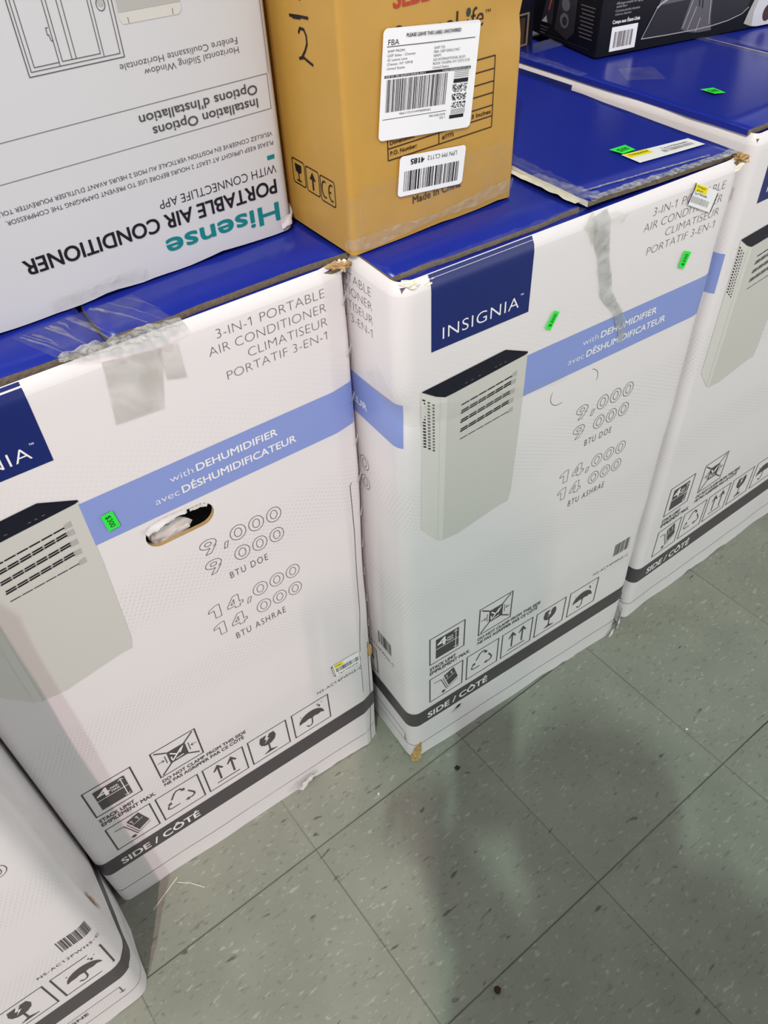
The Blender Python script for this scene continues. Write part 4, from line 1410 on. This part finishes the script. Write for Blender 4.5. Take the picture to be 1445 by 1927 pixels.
sh = rounded_label(ff, ((0.0421, 1.0719), (0.1474, 1.0604), (0.1374, 0.9745), (0.0324, 0.9869)), 0.0022, PAPER, 0.04, 1.2)
Y = lambda y: 1 - y
sh.text('PLEASE LEAVE THIS LABEL UNCOVERED', 0.225, 0.785, Y(0.085), 0.030, BLACK, 1, bold=0.005)
sh.line((0.04, Y(0.155)), (0.95, Y(0.150)), 0.006, BLACK, 1, step=0.3)
sh.text('FBA', 0.05, 0.155, Y(0.143), 0.048, BLACK, 1)
for i, (t_, w) in enumerate((('SHIP FROM:', 0.17), ('GEP Sales - Chester', 0.28), ('32 Leone Lane', 0.195), ('Chester, NY 10918', 0.25), ('United States', 0.175))):
    sh.text(t_, 0.05, 0.05 + w, Y(0.205 + 0.037 * i), 0.022, BLACK, 1, bold=-0.005)
for i, (t_, w) in enumerate((('SHIP TO:', 0.115), ('FBA: GEP DEALS INC', 0.275), ('SWF1', 0.075), ('635 INTERNATIONAL BLVD', 0.34), ('ROCK TAVERN, NY 12575-5150', 0.395), ('United States', 0.17))):
    sh.text(t_, 0.515, 0.515 + w, Y(0.215 + 0.035 * i), 0.022, BLACK, 1, bold=-0.005)
sh.rect(0.03, Y(0.425), 0.93, Y(0.402), BLACK, 1, step=0.3)
sh.text('SHIP BY: FBA (06/07/23 09:00:36 AM)-1', 0.04, 0.44, Y(0.420), 0.014, INKW, 2)
sh.text('Created: 2023/06/07 09:01 EDT (-04)', 0.62, 0.92, Y(0.420), 0.014, INKW, 2)
sh.barcode(0.055, Y(0.735), 0.685, Y(0.440), BLACK, 1, 21, 58)
sh.text('FBA177CVVWMJ000262', 0.20, 0.53, Y(0.772), 0.020, INK, 1)
sh.line((0.03, Y(0.800)), (0.70, Y(0.797)), 0.005, BLACK, 1, step=0.3)
sh.text('FBA-SLBLOK36', 0.52, 0.695, Y(0.838), 0.020, INK, 1)
sh.text('Qty 1', 0.635, 0.695, Y(0.868), 0.020, INK, 1)
rr = random.Random(4)
for y in (0.440, 0.457, 0.474, 0.491, 0.80, 0.813, 0.826, 0.839):
    sh.line((0.755, Y(y)), (0.915, Y(y)), 0.004, BLACK, 1, step=0.3)
sh.rect(0.755, Y(0.545), 0.915, Y(0.508), BLACK, 1, step=0.3)
sh.rect(0.745, Y(0.885), 0.905, Y(0.850), BLACK, 1, step=0.3)
for i in range(20):
    for j in range(28):
        if rr.random() < 0.45:
            x = 0.752 + 0.16 * i / 20
            y = 0.560 + 0.225 * j / 28
            if 0.63 < y < 0.645 or 0.71 < y < 0.722:
                continue
            sh.rect(x, Y(y + 0.008), x + 0.008, Y(y), BLACK, 1, step=0.3)
sh.build('shipping_label', F_.root)
sh = rounded_label(ff, ((0.0556, 0.9681), (0.1338, 0.9594), (0.1297, 0.9237), (0.0515, 0.9322)), 0.0022, PAPER, 0.05, 2.0)
sh.text('4185', 0.16, 0.36, 0.90, 0.13, BLACK, 1, bold=0.02, rot180=True)
sh.text('LPN PM CL112', 0.41, 0.86, 0.90, 0.11, INK, 1, rot180=True)
sh.barcode(0.08, 0.12, 0.92, 0.62, BLACK, 1, 31, 36)
sh.build('barcode_label', F_.root)
crumple('tape_edge', F_.root, F_.wrap, [(-0.006, 0.010), (0.06, 0.010), (0.13, 0.011), (0.198, 0.015)], lambda t: 0.010 + 0.004 * sin(9 * t), TAPECRUMPLE, 0.003, 2, 50, 3, 0.0006)
crumple('tape_edge', F_.root, F_.wrap, [(0.004, 0.006), (0.005, 0.030), (0.004, 0.055)], 0.014, TAPE, 0.003, 5, 20, 3, 0.0006)
sh = quad_sheet(F_.wrap, ((0.012, 0.060), (0.190, 0.060), (0.195, 0.006), (0.006, 0.006)), 0.0014)
sh.rect(0, 0, 1, 1, TAPE, 0, step=0.1)
sh.build('tape_strip', F_.root)

# ------------------------------------------------------------------ G: black printed box on carton C
G_ = Box('electronics_box', 'glossy black box with a white barcode panel, lying on the right blue top', None,
         (0.31995, 1.22317, 0.8985), radians(23.0), 0.0, 0.480, 0.250, 0.300, 0.003, seed=7, wob=0.0004, topround=0.002)
GB = 0.8970
gs = G_.sheet()
G_.sleeve(gs, GBLACK, None)
G_.close(gs, GBLACK)
mesh_obj('top_panel', [G_.wrap(s, 0.299) for s in (G_.sA, 0.002, 0.478, G_.sB)], [(0, 1, 2, 3)], GBLACK, G_.root)
gf = lambda u, v, off: G_.wrap(u, v - GB - 0.0015, off)
sh = Sheet(gf)
sh.rect(0.0230, 0.9031, 0.0664, 0.9333, PAPER, 0, step=0.05)
sh.barcode(0.0285, 0.9075, 0.0600, 0.9270, INK, 1, 41, 26)
sh.text('Conçu aux États-Unis', 0.0224, 0.0678, 0.9374, 0.0042, INKW, 0, bold=0.025)
for s, x0, x1, y in (('active au réservoir', 0.0249, 0.0516, 0.9470), ('· Connecte pendant devenant', 0.0230, 0.0650, 0.9512), ('extérieur', 0.0253, 0.0430, 0.9562), ('· Affichage complet du réglage', 0.0230, 0.0690, 0.9600)):
    sh.text(s, x0, x1, y, 0.0030, GLITE, 0)
sh.poly([(0.0761, 0.9121), (0.0960, 0.9500), (0.1040, 0.9600), (0.1500, 0.9600), (0.2000, 0.9560), (0.2660, 0.9430), (0.2608, 0.9235), (0.2227, 0.9130), (0.1659, 0.9105)], GGREY, 0)
sh.poly([(0.0950, 0.9470), (0.1000, 0.9500), (0.1500, 0.9510), (0.1560, 0.9600), (0.1010, 0.9600)], GMID, 1)
sh.pline([(0.0761, 0.9118), (0.0950, 0.9475)], 0.0011, GLITE, 2)
sh.pline([(0.0950, 0.9475), (0.1010, 0.9520), (0.1500, 0.9700)], 0.0026, GLITE, 2)
sh.pline([(0.0761, 0.9118), (0.1200, 0.9108), (0.1659, 0.9105), (0.2000, 0.9115), (0.2300, 0.9145), (0.2540, 0.9200), (0.2640, 0.9270)], 0.0012, GLITE, 2)
sh.poly([(0.1546, 0.9600), (0.1442, 0.9150), (0.1550, 0.9100), (0.1700, 0.9070), (0.1800, 0.9060), (0.2012, 0.9060), (0.1950, 0.9250), (0.1900, 0.9600)], GMID, 1)
for a, b in (((0.1580, 0.9560), (0.1470, 0.9160)), ((0.1650, 0.9400), (0.1560, 0.9120)), ((0.1880, 0.9500), (0.1940, 0.9150)), ((0.1760, 0.9250), (0.1720, 0.9080))):
    sh.line(a, b, 0.0012, GLITE, 3)
sh.line((0.1680, 0.9490), (0.1700, 0.9400), 0.0016, BLACK, 3)
sh.line((0.1740, 0.9500), (0.1760, 0.9370), 0.0016, BLACK, 3)
sh.poly([(0.2620, 0.9060), (0.2760, 0.9010), (0.2860, 0.8990), (0.3700, 0.8990), (0.3700, 0.9700), (0.2780, 0.9700), (0.2740, 0.9400), (0.2660, 0.9200)], ACD, 1)
sh.poly([(0.2780, 0.9010), (0.2900, 0.8990), (0.4780, 0.8990), (0.4780, 0.9950), (0.2860, 0.9950), (0.2820, 0.9400), (0.2760, 0.9200)], GWHITE, 2)
sh.ellipse(0.3035, 0.9150, 0.0088, 0.0110, GCIRC, 3)
# side wall print
kg = lambda t: G_.left_s(t)
sh.poly([(kg(0.139), 0.9157), (kg(0.110), 0.9174), (kg(0.109), 0.9500), (kg(0.128), 0.9500)], GGREY, 0)
sh.poly([(kg(0.137), 0.9165), (kg(0.122), 0.9175), (kg(0.126), 0.9260)], GLITE, 1)
sh.line((kg(0.121), 0.934), (kg(0.115), 0.952), 0.003, RED, 1)
sh.poly([(kg(0.103), 0.9130), (kg(0.070), 0.9060), (kg(0.054), 0.9180), (kg(0.054), 0.9600), (kg(0.096), 0.9600)], GGREY, 0)
sh.ellipse(kg(0.080), 0.9285, 0.0110, 0.0095, GMID, 1)
sh.ellipse(kg(0.080), 0.9480, 0.0100, 0.0080, GMID, 1)
sh.ellipse(kg(0.079), 0.9280, 0.0060, 0.0055, GGREY, 2)
for i in range(9):
    y = 0.9560 - 0.0047 * i
    sh.line((kg(0.045 - 0.002 * (i % 3)), y - 0.001), (kg(0.0110 + 0.002 * (i % 2)), y), 0.0014, GMID, 0)
for i in range(3):
    sh.line((kg(0.139), 0.9105 - 0.004 * i), (kg(0.118 + 0.004 * i), 0.9110 - 0.004 * i), 0.0011, GMID, 0)
sh.line((kg(0.139), 0.9010), (kg(0.015), 0.9055), 0.0009, GGREY, 0)
gs.absorb(sh, GB + 0.0015)
gs.build('carton_body', G_.root)

# ------------------------------------------------------------------ K and H: behind carton C
K = Box('air_conditioner_carton', 'blue-topped carton mostly hidden behind the brown and black boxes', AC,
        (0.47516 - 0.574 * 0.452, 0.94244 + 0.819 * 0.452, 0), radians(35.015), -0.300, 0.183, 0.420, 0.884, 0.014, seed=9, topround=0.004)
sh = K.sheet()
K.sleeve(sh, PLAINWHITE, None)
K.close(sh, PLAINWHITE)
sh.build('carton_body', K.root)
K.slab('top_flap', K.uL + 0.004, K.uR - 0.004, 0.004, K.D - 0.004, 0.878, 0.0065, BLUETOP, CORR, 15, 0.001)

d_ = Vector((cos(radians(35.015)), sin(radians(35.015)), 0))
n_ = Vector((-d_.y, d_.x, 0))
p_ = Vector((0.47516, 0.94244, 0.8855)) + n_ * 0.462
H_ = Box('dark_box', 'small dark navy box with a bronze framed panel, between the brown and black boxes', None,
         p_, radians(35.015), -0.240, 0.056, 0.180, 0.068, 0.003, seed=10, topround=0.002)
sh = H_.sheet()
H_.sleeve(sh, HNAVY, None)
H_.close(sh, HNAVY)
sh.frame(-0.150, -0.002 + 0.004, 0.0425, 0.043, 0.0028, HFRAME, 0)
sh.rect(-0.146, 0.004, 0.0365, 0.0385, HBROWN, 0, step=0.05)
sh.build('carton_body', H_.root)
mesh_obj('top_panel', [H_.wrap(s, 0.068) for s in (H_.sA, -0.237, 0.053, H_.sB)], [(0, 1, 2, 3)], HNAVY, H_.root)


# ------------------------------------------------------------------ litter on the floor
def crumb(loc, r, m_, label, seed):
    bm = bmesh.new()
    bmesh.ops.create_icosphere(bm, subdivisions=2, radius=r)
    for v in bm.verts:
        v.co *= 1 + 0.5 * noise.noise(v.co * 400 + Vector((seed, 0, 0)))
        v.co.z *= 0.6
    z0 = min(v.co.z for v in bm.verts)
    me = bpy.data.meshes.new('paper_crumb')
    bm.to_mesh(me)
    bm.free()
    me.materials.append(m_)
    o = bpy.data.objects.new('paper_crumb', me)
    o.location = (loc[0], loc[1], -z0 + 0.0001)
    COL.objects.link(o)
    tag(o, label, 'litter')


crumb((0.497, 0.684), 0.0022, FOAM, 'tiny white crumb on the floor tiles in front of the right carton', 1)
crumb((-0.035, 0.594), 0.0020, FOAM, 'tiny white crumb on the floor in front of the left carton', 2)
crumb((0.121, 0.303), 0.0050, CAVITY, 'small dark speck on the floor near the bottom edge', 3)
crumb((0.098, 0.632), 0.0042, CAVITY, 'small dark speck on the floor by the middle carton corner', 4)


def strand(pts, w, label):
    V, F = [], []
    for i, p in enumerate(pts):
        p = Vector(p)
        a = Vector(pts[max(0, i - 1)])
        b = Vector(pts[min(len(pts) - 1, i + 1)])
        t = (b - a).normalized()
        n = Vector((-t.y, t.x, 0)) * w / 2
        V += [p - n, p + n, p + n + Vector((0, 0, w * 0.7)), p - n + Vector((0, 0, w * 0.7))]
    for i in range(len(pts) - 1):
        for j in range(4):
            F.append((4 * i + j, 4 * i + (j + 1) % 4, 4 * i + 4 + (j + 1) % 4, 4 * i + 4 + j))
    o = mesh_obj('tape_strand', V, F, CREAM)
    tag(o, label, 'litter')


strand([(-0.376, 0.430, 0.0004), (-0.366, 0.446, 0.0004), (-0.352, 0.468, 0.0006), (-0.347, 0.476, 0.0004)], 0.0010, 'pale strand of tape on the floor pointing at the left carton foot')
strand([(-0.345, 0.468, 0.0004), (-0.325, 0.466, 0.0006), (-0.303, 0.459, 0.0004)], 0.0010, 'short pale strand of tape lying along the left carton foot')


# ------------------------------------------------------------------ the photographer, standing behind the camera
def skin_body(name, pts, edges, root_i, m_, parent, lv=2):
    me = bpy.data.meshes.new(name)
    me.from_pydata([p[:3] for p in pts], edges, [])
    o = bpy.data.objects.new(name, me)
    COL.objects.link(o)
    o.parent = parent
    md = o.modifiers.new('skin', 'SKIN')
    sv = me.skin_vertices[0].data if me.skin_vertices else None
    if sv is None:
        bpy.context.view_layer.objects.active = o
        sv = me.skin_vertices[0].data
    for i, p in enumerate(pts):
        r = p[3]
        sv[i].radius = (r, p[4] if len(p) > 4 else r)
        sv[i].use_root = i == root_i
    sub = o.modifiers.new('sub', 'SUBSURF')
    sub.levels = lv
    sub.render_levels = lv
    me.materials.append(m_)
    return o


PX, PY = 0.10, -0.42
person = empty('person', (PX, PY, 0))
tag(person, 'person in dark clothes standing in the aisle holding up a phone', 'person')
pts = [(0.09, 0, 0.93, 0.15, 0.11), (0.085, 0.02, 1.11, 0.155, 0.14), (0.055, 0.03, 1.30, 0.17, 0.15), (0.01, 0.02, 1.42, 0.12, 0.09), (-0.045, 0.04, 1.51, 0.052), (-0.05, 0.07, 1.59, 0.076, 0.092), (-0.05, 0.07, 1.68, 0.078, 0.095),
       (-0.16, 0.02, 1.405, 0.056), (-0.075, 0.13, 1.17, 0.058), (-0.155, 0.270, 1.185, 0.036), (-0.190, 0.328, 1.194, 0.026),
       (0.19, 0.02, 1.405, 0.066), (0.31, 0.0, 1.15, 0.055), (0.33, 0.10, 0.92, 0.036), (0.325, 0.13, 0.86, 0.028),
       (0.00, 0, 0.86, 0.085), (-0.01, 0.02, 0.48, 0.058), (-0.02, -0.01, 0.09, 0.042), (-0.03, 0.12, 0.035, 0.034),
       (0.18, 0, 0.86, 0.085), (0.19, 0.02, 0.48, 0.058), (0.20, -0.01, 0.09, 0.042), (0.21, 0.12, 0.035, 0.034)]
ed = [(0, 1), (1, 2), (2, 3), (3, 4), (4, 5), (5, 6), (3, 7), (7, 8), (8, 9), (9, 10), (3, 11), (11, 12), (12, 13), (13, 14), (0, 15), (15, 16), (16, 17), (17, 18), (0, 19), (19, 20), (20, 21), (21, 22)]
skin_body('body', pts, ed, 0, CLOTH, person)


def hand(c, down, side, name='hand'):
    hp = [(c[0], c[1], c[2], 0.026, 0.016), (c[0], c[1] + 0.022, c[2] - 0.006, 0.030, 0.014)]
    he = [(0, 1)]
    for q, (dx, ln) in enumerate(((-0.026, 0.050), (-0.009, 0.058), (0.008, 0.054), (0.025, 0.044))):
        b = len(hp)
        hp += [(c[0] + dx, c[1] + 0.034, c[2] - 0.018 + 0.004 * q, 0.009), (c[0] + dx * 1.1, c[1] + 0.034 - 0.010 * down, c[2] - 0.018 - ln * 0.5, 0.008), (c[0] + dx * 1.1, c[1] + 0.030 - 0.022 * down, c[2] - 0.018 - ln * 0.85, 0.007)]
        he += [(1, b), (b, b + 1), (b + 1, b + 2)]
    b = len(hp)
    hp += [(c[0] + 0.030 * side, c[1] + 0.014, c[2] + 0.003, 0.010), (c[0] + 0.042 * side, c[1] + 0.030, c[2] + 0.010, 0.009)]
    he += [(0, b), (b, b + 1)]
    return skin_body(name, hp, he, 0, SKIN, person, 1)


hand((-0.190, 0.330, 1.195), 1.0, 1)
hand((0.325, 0.135, 0.850), 0.6, -1)
bm = bmesh.new()
bmesh.ops.create_uvsphere(bm, u_segments=20, v_segments=12, radius=1.0)
for v in bm.verts:
    v.co = Vector((v.co.x * 0.088, v.co.y * 0.100, v.co.z * 0.085)) + Vector((-0.05, 0.052, 1.715))
me = bpy.data.meshes.new('hair')
bm.to_mesh(me)
bm.free()
me.materials.append(HAIR)
hair = bpy.data.objects.new('hair', me)
COL.objects.link(hair)
hair.parent = person

# tall shelving across the aisle, behind the photographer: its shade falls over the right of the scene
def board(name, parent, a, b, m_):
    bm = bmesh.new()
    bmesh.ops.create_cube(bm, size=1.0)
    for v in bm.verts:
        v.co = Vector(((a[0] + b[0]) / 2 + v.co.x * (b[0] - a[0]), (a[1] + b[1]) / 2 + v.co.y * (b[1] - a[1]), (a[2] + b[2]) / 2 + v.co.z * (b[2] - a[2])))
    bmesh.ops.bevel(bm, geom=bm.edges[:], offset=0.003, segments=1, affect='EDGES')
    me = bpy.data.meshes.new(name)
    bm.to_mesh(me)
    bm.free()
    me.materials.append(m_)
    o = bpy.data.objects.new(name, me)
    COL.objects.link(o)
    o.parent = parent
    return o


rack = empty('shelving_unit', (-0.062, -1.55, 0))
tag(rack, 'tall pale metal shelving unit standing across the aisle behind the person', 'shelf')
SHELF = mat('pale_painted_steel', rgb(196, 200, 198), 0.5, 0.4)
board('back_panel', rack, (0.0, 0.0, 0.05), (1.30, 0.012, 3.05), SHELF)
for x in (0.0, 1.27):
    board('upright', rack, (x, -0.40, 0.0), (x + 0.03, -0.001, 3.05), SHELF)
for z in (0.10, 0.62, 1.14, 1.66, 2.18, 2.66, 3.01):
    board('shelf', rack, (0.031, -0.39, z), (1.269, -0.002, z + 0.03), SHELF)

# phone: a slab just behind the lens, in the picture plane
ph = bpy.data.meshes.new('smartphone')
bm = bmesh.new()
bmesh.ops.create_cube(bm, size=1.0)
for v in bm.verts:
    v.co = Vector((v.co.x * 0.076, v.co.y * 0.160, v.co.z * 0.008))
bmesh.ops.bevel(bm, geom=bm.edges[:], offset=0.003, segments=2, affect='EDGES')
bm.to_mesh(ph)
bm.free()
ph.materials.append(PHONE)
pho = bpy.data.objects.new('smartphone', ph)
pm = Matrix((CAM_R, CAM_U, -CAM_F)).transposed().to_4x4()
pm.translation = Vector((0, 0, 1.251)) - CAM_F * 0.012 - CAM_U * 0.055
pho.matrix_world = pm
COL.objects.link(pho)
tag(pho, 'black smartphone held up in the hand of the person in the aisle', 'phone')
